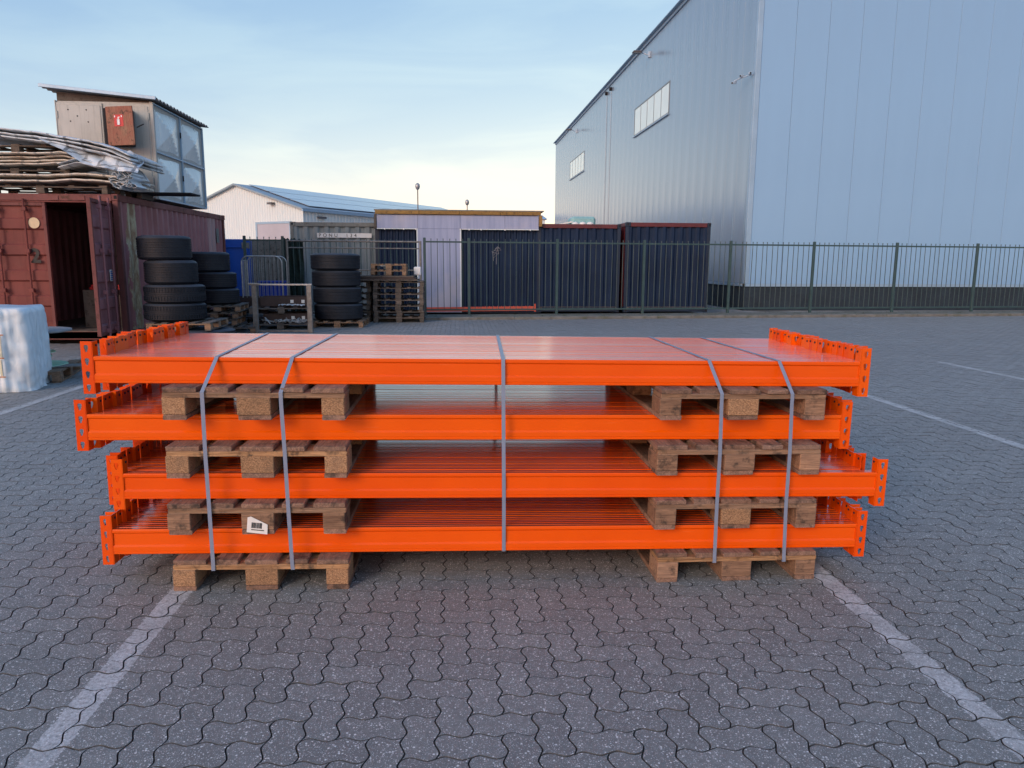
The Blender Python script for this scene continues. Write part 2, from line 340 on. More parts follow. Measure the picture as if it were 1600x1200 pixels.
# ------------------------------------------------------------------ mesh builder
class MB:
    def __init__(s): s.v = []; s.f = []; s.uv = None
    def add(s, v, f):
        o = len(s.v); s.v += [tuple(p) for p in v]; s.f += [tuple(i+o for i in q) for q in f]; return s
    def box(s, x0, x1, y0, y1, z0, z1, c=0.0):
        if x1 < x0: x0, x1 = x1, x0
        if y1 < y0: y0, y1 = y1, y0
        if z1 < z0: z0, z1 = z1, z0
        if c <= 0:
            v = [(x0,y0,z0),(x1,y0,z0),(x1,y1,z0),(x0,y1,z0),(x0,y0,z1),(x1,y0,z1),(x1,y1,z1),(x0,y1,z1)]
            return s.add(v, [(0,3,2,1),(4,5,6,7),(0,1,5,4),(1,2,6,5),(2,3,7,6),(3,0,4,7)])
        v = []; idx = {}
        for ix, (X, sx) in enumerate(((x0, 1), (x1, -1))):
            for iy, (Y, sy) in enumerate(((y0, 1), (y1, -1))):
                for iz, (Z, sz) in enumerate(((z0, 1), (z1, -1))):
                    for a in range(3):
                        p = [X+sx*c, Y+sy*c, Z+sz*c]; p[a] = (X, Y, Z)[a]
                        idx[ix, iy, iz, a] = len(v); v.append(tuple(p))
        f = []
        I = idx
        def q(*k): f.append(tuple(I[x] for x in k))
        q((0,0,0,0),(0,0,1,0),(0,1,1,0),(0,1,0,0)); q((1,0,0,0),(1,1,0,0),(1,1,1,0),(1,0,1,0))
        q((0,0,0,1),(1,0,0,1),(1,0,1,1),(0,0,1,1)); q((0,1,0,1),(0,1,1,1),(1,1,1,1),(1,1,0,1))
        q((0,0,0,2),(0,1,0,2),(1,1,0,2),(1,0,0,2)); q((0,0,1,2),(1,0,1,2),(1,1,1,2),(0,1,1,2))
        for i in (0, 1):
            for j in (0, 1):
                q((i,j,0,0),(i,j,1,0),(i,j,1,1),(i,j,0,1)); q((i,0,j,0),(i,1,j,0),(i,1,j,2),(i,0,j,2)); q((0,i,j,1),(1,i,j,1),(1,i,j,2),(0,i,j,2))
                for k in (0, 1): f.append((I[i,j,k,0], I[i,j,k,1], I[i,j,k,2]))
        return s.add(v, f)
    def obox(s, c, sx, sy, sz, ax=(1, 0, 0), up=(0, 0, 1), ch=0):
        """box centred at c with local x along ax"""
        t = MB().box(-sx/2, sx/2, -sy/2, sy/2, -sz/2, sz/2, ch)
        a = Vector(ax).normalized(); u = Vector(up); b = u.cross(a).normalized(); u = a.cross(b)
        return s.add([Vector(c)+a*p[0]+b*p[1]+u*p[2] for p in t.v], t.f)
    def tube(s, pts, r, n=8, cap=True, rs=None):
        pts = [Vector(p) for p in pts]; rings = []
        for i, p in enumerate(pts):
            d = (pts[min(i+1, len(pts)-1)]-pts[max(i-1, 0)]).normalized()
            up = Vector((0, 0, 1)) if abs(d.z) < .9 else Vector((1, 0, 0))
            a = d.cross(up).normalized(); b = d.cross(a); rr = rs[i] if rs else r
            rings.append([p+a*rr*math.cos(2*math.pi*k/n)+b*rr*math.sin(2*math.pi*k/n) for k in range(n)])
        v = [q for rg in rings for q in rg]; f = []
        for i in range(len(pts)-1):
            for k in range(n):
                f.append((i*n+k, i*n+(k+1) % n, (i+1)*n+(k+1) % n, (i+1)*n+k))
        if cap: f += [tuple(range(n))[::-1], tuple((len(pts)-1)*n+k for k in range(n))]
        return s.add(v, f)
    def lathe(s, prof, n=48, cx=0, cy=0, closed=False):
        v = []; f = []; m = len(prof)
        for k in range(n):
            a = 2*math.pi*k/n
            v += [(cx+r*math.cos(a), cy+r*math.sin(a), z) for r, z in prof]
        for k in range(n):
            k2 = (k+1) % n
            for i in range(m if closed else m-1):
                j = (i+1) % m; f.append((k*m+i, k2*m+i, k2*m+j, k*m+j))
        return s.add(v, f)
    def extrude(s, prof, axis, a0, a1, caps=True, closed=True):
        """prof: 2D pts; axis 0 -> (y,z) profile along x, 1 -> (x,z) along y, 2 -> (x,y) along z"""
        def P(p, a): return ((a, p[0], p[1]), (p[0], a, p[1]), (p[0], p[1], a))[axis]
        n = len(prof); v = [P(p, a0) for p in prof]+[P(p, a1) for p in prof]
        f = [(i, (i+1) % n, n+(i+1) % n, n+i) for i in range(n if closed else n-1)]
        if caps: f += [tuple(range(n))[::-1], tuple(range(n, 2*n))]
        return s.add(v, f)
    def tr(s, M): s.v = [tuple(M @ Vector(p)) for p in s.v]; return s
    def mesh(s, name, mat, smooth=False):
        me = bpy.data.meshes.new(name); me.from_pydata(s.v, [], s.f); me.materials.append(MT[mat])
        import bmesh
        b = bmesh.new(); b.from_mesh(me); bmesh.ops.recalc_face_normals(b, faces=b.faces); b.to_mesh(me); b.free()
        if s.uv:
            ul = me.uv_layers.new()
            for l in me.loops: ul.data[l.index].uv = s.uv[l.vertex_index]
        if smooth:
            for p in me.polygons: p.use_smooth = True
        return me
    def build(s, name, mat, parent=None, smooth=False, loc=None, rot=None):
        return ob(name, s.mesh(name, mat, smooth), parent, loc, rot)
def ob(name, me, parent=None, loc=None, rot=None):
    o = bpy.data.objects.new(name, me); COL.objects.link(o)
    if parent: o.parent = parent
    if loc: o.location = loc
    if rot: o.rotation_euler = rot
    return o
def tag(o, label=None, cat=None, group=None, kind=None):
    if label: o['label'] = label
    if cat: o['category'] = cat
    if group: o['group'] = group
    if kind: o['kind'] = kind
    elif cat: o['kind'] = 'thing'
    return o
def empty(name, loc=(0, 0, 0), rot=(0, 0, 0), label=None, cat=None, group=None):
    o = bpy.data.objects.new(name, None); COL.objects.link(o); o.location = loc; o.rotation_euler = rot
    o.empty_display_size = .1
    return tag(o, label, cat, group)
_cache = {}
def cached(key, fn):
    if key not in _cache: _cache[key] = fn()
    return _cache[key]

# ------------------------------------------------------------------ ground
TAU = .011765
def gz(x, y):
    return -TAU*x*np.exp(-((np.abs(x)/3.4)**4+(np.abs(y-3.8)/3.2)**4))
xs = np.concatenate([[-600, -120, -40, -24], np.arange(-16, 21, .5), [30, 60, 150, 600]])
ys = np.concatenate([[-300, -60, -12, -4], np.arange(-2, 26, .5), [34, 60, 130, 300, 1200]])
gm = MB(); XX, YY = np.meshgrid(xs, ys); ZZ = gz(XX, YY)-.040
gm.v = [tuple(p) for p in np.stack([XX.ravel(), YY.ravel(), ZZ.ravel()], 1).tolist()]
nx = len(xs); gm.f = [(j*nx+i, j*nx+i+1, (j+1)*nx+i+1, (j+1)*nx+i) for j in range(len(ys)-1) for i in range(nx-1)]
ground = gm.build('ground', 'yard'); tag(ground, kind='structure')
def fence_y(x): return 20.5+.09*x
def kerb_y(x): return 19.45+.09*x
# pavers: zig-zag interlocking stones in herringbone
def paver_ring(L_, W_, horiz, nper, g):
    """outline of one stone about its centre in units; bottom-left corner at (0,0) of the grid"""
    A = WA; pts = []
    a, b = (2, 1) if horiz else (1, 2)
    ts = [k/nper for k in range(nper)]
    w_ = lambda t: A*max(-1, min(1, 1.25*math.asin(math.sin(2*math.pi*t))*2/math.pi))
    for i in range(a):
        for t in ts: pts.append((i+t, w_(t)+g, 0, 1))
    for i in range(b):
        for t in ts: pts.append((a+w_(t)-g, i+t, 1, 0))
    for i in range(a):
        for t in ts: pts.append((a-i-t, b+w_(1-t)-g, 0, 1))
    for i in range(b):
        for t in ts: pts.append((w_(1-t)+g, b-i-t, 1, 0))
    # pull the corners in
    n = len(pts); o = []
    q = [0, a*nper, (a+b)*nper, (2*a+b)*nper]
    cs = [(g, g), (a-g, g), (a-g, b-g), (g, b-g)]
    for k in range(n):
        if k in q: o.append(cs[q.index(k)])
        else: o.append(pts[k][:2])
    return [((x-a/2)*PU, (y-b/2)*PU) for x, y in o]
def paver_geo(horiz, nper, bevel):
    if bevel:
        rings = [(paver_ring(0, 0, horiz, nper, .011), -.030), (paver_ring(0, 0, horiz, nper, .011), -.0030), (paver_ring(0, 0, horiz, nper, .028), 0.0)]
    else:
        rings = [(paver_ring(0, 0, horiz, nper, .016), -.028), (paver_ring(0, 0, horiz, nper, .022), 0.0)]
    n = len(rings[0][0]); V = [(x, y, z) for rg, z in rings for x, y in rg]
    F = []
    for r in range(len(rings)-1):
        for k in range(n): F.append((r*n+k, r*n+(k+1) % n, (r+1)*n+(k+1) % n, (r+1)*n+k))
    F.append(tuple((len(rings)-1)*n+k for k in range(n)))
    return V, F
cells = []
for j in range(int(1.2/PU), int(21.5/PU)):
    y = j*PU
    xa, xb = -(.80*y+1.1), (.86*y+1.3)
    for i in range(int(max(xa, -15)/PU), int(min(xb, 21)/PU)):
        k = (i-j) % 4
        if k == 0: cx, cy, h = (i+1)*PU+GX, (j+.5)*PU, True
        elif k == 3: cx, cy, h = (i+.5)*PU+GX, (j+1)*PU, False
        else: continue
        if cy > kerb_y(cx)-.09: continue
        if cx < -6.0 and cy > 13.8: continue
        cells.append((cx, cy, h))
rp_ = np.random.RandomState(3)
cells = [(x, y, h, (rp_.rand()-.5)*.0022, (rp_.rand()-.5)*.010, (rp_.rand()-.5)*.010, rp_.rand()) for x, y, h in cells]
def in_view(c):
    p = Vector((c[0], c[1], 0))-Vector((0, 0, CAM_H)); d = p.dot(fw)
    u, v = 1144.46*p.dot(r1)/d, 1144.46*p.dot(d1)/d
    return abs(u) < 790 and v < 590 and d
def slope(x, y):
    e = .01; return float(gz(x+e, y)-gz(x-e, y))/(2*e), float(gz(x, y+e)-gz(x, y-e))/(2*e)
order = sorted([i for i, c in enumerate(cells) if in_view(c)], key=lambda i: cells[i][1]**2+.3*cells[i][0]**2)
# stones straight under the pile are hidden: keep them out of the first 300
first = set(order[:299])
paving = empty('paving'); tag(paving, kind='structure')
pm = {}
for h in (True, False):
    V, F = paver_geo(h, 8, True); mb = MB(); mb.add(V, F); pm[h] = mb.mesh('paver', 'paver')
for i in order[:299]:
    x, y, h, dz, tx, ty, rv = cells[i]; sx, sy = slope(x, y)
    ob('paver', pm[h], paving, (x, y, float(gz(x, y))+dz), (tx+sy, ty-sx, 0))
def paver_mass():
    allv = []; loops = []; sizes = []; rv_ = []; off = 0
    for horiz in (True, False):
        for near in (True, False):
            sel = [c for i, c in enumerate(cells) if i not in first and c[2] == horiz and ((c[1] < 5.5) == near)]
            if not sel: continue
            V, F = paver_geo(horiz, 8 if near else 4, near); V = np.array(V); n = len(V); N = len(sel)
            C = np.array([[c[0], c[1], c[3], c[4], c[5], c[6]] for c in sel])
            P = np.repeat(V[None], N, 0)
            x = P[:, :, 0]+C[:, 0:1]; y = P[:, :, 1]+C[:, 1:2]
            z = P[:, :, 2]+gz(x, y)+C[:, 2:3]+P[:, :, 0]*-C[:, 4:5]+P[:, :, 1]*C[:, 3:4]
            allv.append(np.stack([x, y, z], 2).reshape(-1, 3)); rv_.append(np.repeat(C[:, 5], n))
            fl = np.concatenate([np.array(q) for q in F]); fs = np.array([len(q) for q in F])
            loops.append((fl[None]+np.arange(N)[:, None]*n+off).ravel()); sizes.append(np.tile(fs, N)); off += n*N
    v = np.concatenate(allv); lp = np.concatenate(loops); sz = np.concatenate(sizes)
    me = bpy.data.meshes.new('paver'); me.vertices.add(len(v)); me.vertices.foreach_set('co', v.ravel().astype(np.float32))
    me.loops.add(len(lp)); me.loops.foreach_set('vertex_index', lp.astype(np.int32))
    me.polygons.add(len(sz)); st = np.concatenate([[0], np.cumsum(sz)[:-1]])
    me.polygons.foreach_set('loop_start', st.astype(np.int32)); me.polygons.foreach_set('loop_total', sz.astype(np.int32))
    me.polygons.foreach_set('use_smooth', np.zeros(len(sz), dtype=bool)); me.update(calc_edges=True)
    at = me.attributes.new('rnd', 'FLOAT', 'POINT'); at.data.foreach_set('value', np.concatenate(rv_).astype(np.float32))
    me.materials.append(MT['paver'])
    o = ob('paver', me, paving); tag(o, kind='stuff'); return o
paver_mass()
# joint bed right under the stones
jb = MB(); jx = np.arange(-15.5, 21.6, .5); jy = np.arange(.5, 19.6, .5)
for j in range(len(jy)):
    for i in range(len(jx)): pass
XX, YY = np.meshgrid(jx, jy); YY = np.minimum(YY, 19.42+.09*XX); ZZ = gz(XX, YY)-.020
jb.v = [tuple(p) for p in np.stack([XX.ravel(), YY.ravel(), ZZ.ravel()], 1).tolist()]
nx = len(jx); jb.f = [(j*nx+i, j*nx+i+1, (j+1)*nx+i+1, (j+1)*nx+i) for j in range(len(jy)-1) for i in range(nx-1)]
jb.build('joint_bed', 'joint', paving)
# kerb stones and verge
kerb = empty('kerb'); tag(kerb, kind='structure')
kme = MB().box(-.497, .497, -.06, .06, -.05, .075, .012).mesh('kerb_stone', 'kerb')
ang = math.atan(.09)
for k in range(-6, 22):
    ob('kerb_stone', kme, kerb, (k*math.cos(ang), kerb_y(k*math.cos(ang)), rnd.uniform(-.004, .004)), (0, 0, ang))
vg = MB()
n = 60
for i in range(n+1):
    x = -6.2+30*i/n
    vg.v += [(x, kerb_y(x)+.07, .045+.01*math.sin(i*1.7)), (x, fence_y(x)-.2, .06+.012*math.sin(i*2.3)), (x, fence_y(x)+.35, .05), (x, fence_y(x)+.9, -.01)]
vg.f = [(i*4+k, i*4+4+k, i*4+5+k, i*4+1+k) for i in range(n) for k in range(3)]
tag(vg.build('verge', 'dirt'), kind='structure')
wd = MB()
for i in range(420):
    x = rnd.uniform(-5, 20) if rnd.random() < .6 else rnd.uniform(9, 20)
    y = fence_y(x)+rnd.uniform(-.75, .15); h = rnd.uniform(.02, .075)
    for q in range(5):
        a = rnd.uniform(0, 6.28); d = rnd.uniform(.01, .05); bx, by = x+rnd.uniform(-.04, .04), y+rnd.uniform(-.04, .04)
        o = len(wd.v); wd.v += [(bx, by, .04), (bx+.008, by+.004, .04), (bx+d*math.cos(a), by+d*math.sin(a), .045+h*rnd.uniform(.5, 1))]; wd.f.append((o, o+1, o+2))
tag(wd.build('weeds', 'grass'), 'sparse low weeds and moss growing along the foot of the fence', 'weeds', kind='stuff')

# ------------------------------------------------------------------ grey hall on the right
th = math.atan(.0137)
bld = empty('warehouse', (9.52, 24.0, 0), (0, 0, th), 'large grey metal-clad warehouse with high ribbon windows behind the fence', 'warehouse')
HB, ZB = 12.15, .85
# local: x along the front face, y along the side face
MB().box(.03, 42, .03, 44.3, 0, HB-.05).build('wall', 'backing', bld)
MB().box(-.02, 42, -.02, 44.3, -.05, ZB-.05).build('plinth', 'plinth', bld)
PW = 1.095
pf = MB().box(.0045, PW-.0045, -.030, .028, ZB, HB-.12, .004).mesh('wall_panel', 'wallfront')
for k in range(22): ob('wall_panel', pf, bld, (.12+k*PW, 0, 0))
PS = 1.03
def side_panel(z0, z1):
    # built along local x (for the rib direction), turned onto the side
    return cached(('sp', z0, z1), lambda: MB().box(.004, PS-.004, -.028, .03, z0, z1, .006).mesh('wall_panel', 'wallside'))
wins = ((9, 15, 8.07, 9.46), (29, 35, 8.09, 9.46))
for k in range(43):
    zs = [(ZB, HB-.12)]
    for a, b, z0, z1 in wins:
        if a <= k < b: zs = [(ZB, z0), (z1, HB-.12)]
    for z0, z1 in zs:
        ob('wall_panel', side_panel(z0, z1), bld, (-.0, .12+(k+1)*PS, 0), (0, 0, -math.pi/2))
for a, b, z0, z1 in wins:
    s0, s1 = .12+a*PS, .12+b*PS
    fr = MB(); t = .07
    fr.box(-.05, .02, s0, s1, z0, z0+t, .01).box(-.05, .02, s0, s1, z1-t, z1, .01).box(-.05, .02, s0, s0+t, z0+t, z1-t, .01).box(-.05, .02, s1-t, s1, z0+t, z1-t, .01)
    wf = fr.build('window', 'winframe', bld)
    MB().box(-.11, -.0505, s0-.05, s1+.05, z0-.06, z0-.02).build('sill', 'trim', wf)
    n = 5; pw = (s1-s0-2*t)/n
    for i in range(n):
        MB().box(-.035, .0, s0+t+i*pw+.025, s0+t+(i+1)*pw-.025, z0+t, z1-t).build('pane', 'winpane', wf)
        if i: MB().box(-.045, .01, s0+t+i*pw-.024, s0+t+i*pw+.024, z0+t, z1-t).build('mullion', 'winframe', wf)
MB().box(-.10, .02, -.06, 44.4, HB-.12, HB+.02, .01).build('roof_trim', 'trim', bld)
MB().box(.03, 42, -.10, .02, HB-.12, HB+.02, .01).build('roof_trim', 'trim', bld)
MB().box(-.05, .115, -.055, .115, ZB, HB-.12, .01).build('corner_trim', 'trim', bld)
MB().box(-.07, -.022, .12, 44.3, ZB-.09, ZB-.002).build('base_trim', 'trim', bld)
MB().box(.0, 42, -.07, -.022, ZB-.09, ZB-.002).build('base_trim', 'trim', bld)
MB().box(-.25, 42, -.25, 44.5, HB+.021, HB+.06).build('roof', 'trim', bld)
for s in (21.4, 22.6):
    MB().tube([(-.03, s, 11.75), (-.16, s, 11.75)], .11, 12).build('overflow_pipe', 'dark', bld)
    MB().tube([(-.045, s, ZB), (-.045, s, 11.60)], .012, 6).build('cable_conduit', 'wallside', bld)
# pale downpipe edge beside the far end
def local(o, x, y, z): return tuple(o.matrix_basis @ Vector((x, y, z)))
bld_M = Matrix.Translation((9.52, 24, 0)) @ Matrix.Rotation(th, 4, 'Z')
def flood(s, z, label):
    t = empty('flood_light', bld_M @ Vector((-.03, s, z)), (0, 0, th), label, 'flood light', 'flood lights on the side wall of the warehouse')
    MB().box(-.10, 0, -.10, .10, -.14, .14, .01).build('wall_bracket', 'camwhite', t)
    MB().tube([(-.08, 0, -.02), (-.45, .0, .08)], .028, 8).build('arm', 'camwhite', t)
    h = MB().box(-.86, -.42, -.17, .17, .05, .14, .03).build('lamp_head', 'lampgrey', t)
    MB().box(-.82, -.46, -.14, .14, .035, .049).build('lens', 'winframe', h)
flood(12.9, 11.45, 'grey flood light on an arm above the nearer ribbon window')
flood(33.2, 11.35, 'small grey flood light high up above the farther ribbon window')
t = empty('security_camera', bld_M @ Vector((-.03, .40, 7.50)), (0, 0, th), 'white security cameras on a bracket at the warehouse corner', 'camera')
MB().tube([(0, -.30, 0), (-.16, -.30, -.02), (-.45, .25, -.06), (-.62, .62, -.12)], .03, 8).build('arm', 'camwhite', t)
for x, y, z, d in ((-.18, -.34, .05, (-.2, -1, -.1)), (-.62, .62, -.20, (-1, -.5, -.25)), (-.40, .12, .02, (-.9, -.6, -.1))):
    b = MB().obox((x, y, z), .30, .12, .12, d, ch=.02).build('camera_housing', 'camwhite', t)
    dd = Vector(d).normalized(); c = Vector((x, y, z))+dd*.16
    MB().tube([c-dd*.02, c+dd*.02], .045, 10).build('lens', 'dark', b)
t.scale = (.62, .62, .62)

# ------------------------------------------------------------------ corrugated walls and containers
def corr(x0, x1, z0, z1, pitch=.25, depth=.045, top=None, ratio=(.30, .20)):
    """wall in the x-z plane, ribs towards -y; y from 0 (proud) to depth"""
    flat, sl = ratio[0]*pitch, ratio[1]*pitch
    xs_ = []; x = x0
    while x < x1-1e-6:
        for dx, y in ((0, 0), (flat, 0), (flat+sl, depth), (2*flat+sl, depth)):
            if x+dx < x1: xs_.append((x+dx, y))
        x += pitch
    xs_.append((x1, 0 if len(xs_) % 4 == 0 else xs_[-1][1]))
    m = MB(); zt = top or (lambda q: z1)
    m.v = [(q, y, z0) for q, y in xs_]+[(q, y, zt(q)) for q, y in xs_]; n = len(xs_)
    m.f = [(i, i+1, n+i+1, n+i) for i in range(n-1)]
    return m
def rotz(m, a, t=(0, 0, 0)): return m.tr(Matrix.Translation(t) @ Matrix.Rotation(a, 4, 'Z'))
def container(loc, rz, W, Lg, H, mat, frame, rail, label, pitch=.26, door=False, side_mat=None, post=.10):
    c = empty('shipping_container', loc, (0, 0, rz), label, 'container')
    side_mat = side_mat or mat
    if not door:
        corr(post, W-post, .16, H-.13, pitch, .05).tr(Matrix.Translation((0, .02, 0))).build('end_wall', mat, c)
    rotz(corr(post, Lg-post, .16, H-.10, .27, .058), math.pi/2, (W-.01, 0, 0)).build('side_wall', side_mat, c)
    rotz(corr(post, Lg-post, .16, H-.10, .28, .036), -math.pi/2, (.01, Lg, 0)).build('side_wall', side_mat, c)
    corr(post, W-post, .16, H-.13, pitch, .05).tr(Matrix.Translation((0, Lg-.07, 0))).build('rear_wall', mat, c)
    MB().box(.03, W-.03, .03, Lg-.03, H-.06, H-.03).build('roof', frame, c)
    MB().box(.03, W-.03, .002, Lg-.002, .10, .165).build('floor', 'oldwood', c)
    for x in (0, W-post):
        for y in (0, Lg-post):
            MB().box(x, x+post, y, y+post, .121, H-.121, .008).build('corner_post', frame, c)
            for z in (0, H-.12):
                e = .005
                b = MB().box(x-e, x+post+.04*(1 if x == 0 else 0)+e, y-e, y+post+.03+e, z, z+.118, .006).build('corner_casting', frame, c)
                if y == 0: MB().box(x+.04, x+.09, y-e-.003, y-e-.0005, z+.03, z+.09).build('casting_hole', 'dark', b)
    for (z0, z1, mt) in ((H-.13, H-.01, rail), (.02, .155, frame)):
        MB().box(post+.05, W-post-.01, .0, .06, z0, z1, .006).build('top_rail' if z0 > 1 else 'bottom_rail', mt, c)
        for x in (0.0, W-.05): MB().box(x, x+.05, post+.04, Lg-post-.04, z0, z1, .006).build('top_rail' if z0 > 1 else 'bottom_rail', mt, c)
    return c
container((5.0, 22.0, 0.03), .012, 2.60, 6.06, 2.68, 'navy', 'navyframe', 'redrail', 'dark navy shipping container with red top rail, the right one, beside the grey warehouse', side_mat='redrail')
container((2.36, 22.05, 0.03), .0, 2.50, 6.06, 2.62, 'navy', 'navyframe', 'redrail', 'dark navy shipping container with red top rail, between the timber-topped shelter and its twin', side_mat='redrail')
pc = container((-4.90, 22.3, 0.03), .0, 2.62, 6.06, 2.62, 'greyc', 'greycf', 'greycf', 'grey-blue shipping container with a white lettered strip behind the fence', pitch=.30)
MB().box(.78, 2.36, -.012, -.003, 2.17, 2.30).build('letter_strip', 'white', pc)
def text(s, size, mat, parent, M, name='lettering', bold=.0, space=1.0):
    cu = bpy.data.curves.new('lettering', 'FONT'); cu.body = s; cu.size = size; cu.extrude = .001; cu.align_x = 'LEFT'; cu.offset = bold
    cu.space_character = space
    to = bpy.data.objects.new('tmp', cu); COL.objects.link(to)
    dg = bpy.context.evaluated_depsgraph_get(); me = bpy.data.meshes.new_from_object(to.evaluated_get(dg))
    bpy.data.objects.remove(to); me.materials.clear(); me.materials.append(MT[mat])
    o = bpy.data.objects.new(name, me); COL.objects.link(o); o.parent = parent; o.matrix_local = M
    return o
FR = Matrix.Rotation(math.pi/2, 4, 'X')       # text facing -y
text('PONU  134', .14, 'ink', pc, Matrix.Translation((.82, -.0145, 2.19)) @ FR, space=1.75)

# shelter between the containers: dark corrugated wall behind lilac sheets, yellow timber on top
sh = empty('shelter', (-2.42, 21.95, 0.0), (0, 0, 0), 'lean-to shelter with yellow timber roof edge and pale lilac sheets over dark corrugation', 'shelter')
corr(.12, 4.86, .05, 2.86, .165, .04, ratio=(.3, .2)).tr(Matrix.Translation((0, .10, 0))).build('back_wall', 'navy', sh)
MB().box(.0, 4.9, .16, 3.0, .0, 2.80).build('store_body', 'navyframe', sh)
for a, b, z0, z1 in ((.07, 1.25, 2.47, 2.862), (1.25, 2.49, 2.47, 2.862), (2.49, 3.80, 2.47, 2.862), (3.80, 4.80, 2.47, 2.862), (1.25, 2.49, .03, 2.466)):
    MB().box(a+.003, b-.003, .0, .012, z0, z1, .002).build('sheet_panel', 'lilac', sh)
for a, b in ((.03, 1.30), (1.30, 2.48), (2.48, 3.66), (3.66, 4.86)):
    MB().box(a+.004, b-.004, -.06, .06, 2.87, 2.975, .008).build('roof_beam', 'timber', sh)
MB().box(4.81, 4.90, -.05, .05, 2.55, 2.868, .008).build('post', 'timber', sh)
MB().box(0, .068, -.03, .05, 2.45, 2.868, .008).build('post', 'oldwood', sh)
for x, z0, z1 in ((1.235, .03, 2.47), (2.50, .03, 2.47)): MB().box(x-.018, x+.018, -.012, .03, z0, z1-.004, .003).build('batten', 'hallwall', sh)
for a, b in ((.07, 1.21), (2.53, 4.80)): MB().box(a, b, -.010, .02, 2.448, 2.468).build('batten', 'hallwall', sh)
for x in (.3, .85, 1.2, 2.49, 2.75, 3.1, 3.8, 4.55): MB().obox((x, -.02, 2.45), .03, .014, .045).build('clip', 'white', sh)
MB().box(.0, 4.95, -.02, 3.1, 2.98, 3.01).build('roof', 'greycf', sh)
rb = empty('rack_beam', (-.97, 21.55, .07), (0, math.radians(-.6), .01), 'faded red-orange rack beam lying along the foot of the shelter', 'rack beam')
MB().box(0, 3.2, 0, .05, 0, .13, .006).build('beam_body', 'redbeam', rb)
MB().box(0.02, 3.18, -.006, -.001, .055, .075).build('rib', 'redbeam', rb)
MB().box(3.205, 3.25, -.01, .06, -.03, .20, .004).build('end_connector', 'redbeam', rb)
for k in range(12): MB().box(1.75+k*.12, 1.765+k*.12, .01, .03, .131, .15).build('peg', 'redbeam', rb)
# cord tangled on the fence in front of it
ctp = []
cm = MB()
for k in range(6):
    a = rnd.uniform(0, 6.28); p = [(1.09, fence_y(1.09)-.05, 1.93)]
    for q in range(4): p.append((1.09+rnd.uniform(-.16, .12), fence_y(1.09)-.05-rnd.uniform(0, .03), 1.93-.11*(q+1)*rnd.uniform(.2, 1.1)))
    cm.tube(p, .006, 5)
tag(cm.build('tangled_cord', 'drumgrey'), 'pale frayed cord knotted to the fence rail in front of the dark shelter wall', 'cord')

# ------------------------------------------------------------------ fence
fence = empty('fence', (0, 0, 0), label='long dark green bar fence running along the back of the yard', cat='fence')
def fpt(x): return x, fence_y(x)
post_x = [-5.58, -4.62, -.91, .30, 2.78, 5.32, 7.94, 10.57, 13.29, 16.04, 18.8]
pme = MB().box(-.035, .035, -.035, .035, 0, 2.16, .006).mesh('post', 'fence')
for x in post_x: ob('post', pme, fence, (x, fence_y(x), 0), (0, 0, ang))
bar = MB().tube([(0, 0, .20), (0, 0, 2.12)], .0095, 6); bar.tube([(0, 0, 2.12), (0, 0, 2.135)], .016, 6)
barm = bar.mesh('bar', 'fence')
bars_n = 0
for a, b in zip(post_x[:-1], post_x[1:]):
    if a == -4.62: continue
    Ln = (b-a)/math.cos(ang)
    for z in (.20, 2.05):
        MB().box(.036, Ln-.036, -.014, .014, z-.022, z+.022, .003).build('rail', 'fence', fence, loc=(a, fence_y(a), 0), rot=(0, 0, ang))
    n = round((b-a)/.163)
    for k in range(1, n):
        x = a+(b-a)*k/n
        o = ob('bar', barm, fence, (x, fence_y(x), 0), (rnd.gauss(0, .003), rnd.gauss(0, .004), ang)); bars_n += 1
bent = MB().tube([(0, 0, .2), (0, 0, .9), (-.05, -.02, 1.2), (.02, 0, 1.55), (0, 0, 2.12)], .0095, 6)
gate = empty('sliding_gate', (0, 0, 0), label='grey tubular framed gate with dark bars between tyre stack and pallets', cat='gate')
a, b = -4.50, -1.02
def gp(x, dy=-.06): return (x, fence_y(x)+dy)
for x in (a, b): MB().tube([(*gp(x), .05), (*gp(x), 2.06)], .032, 10).build('frame_post', 'galvd', gate)
for z in (2.04, 1.86, .16):
    MB().tube([(*gp(a), z), (*gp(b), z)], .024 if z > 2 or z < 1 else .016, 8).build('frame_rail', 'galvd', gate)
MB().tube([(*gp(-2.9), 1.28), (*gp(b), 1.28)], .018, 8).build('frame_rail', 'galvd', gate)
for k in range(1, 22):
    x = a+(b-a)*k/22
    MB().tube([(*gp(x, -.055), .18), (*gp(x, -.055), 2.10)], .0095, 6).build('bar', 'fence', gate)

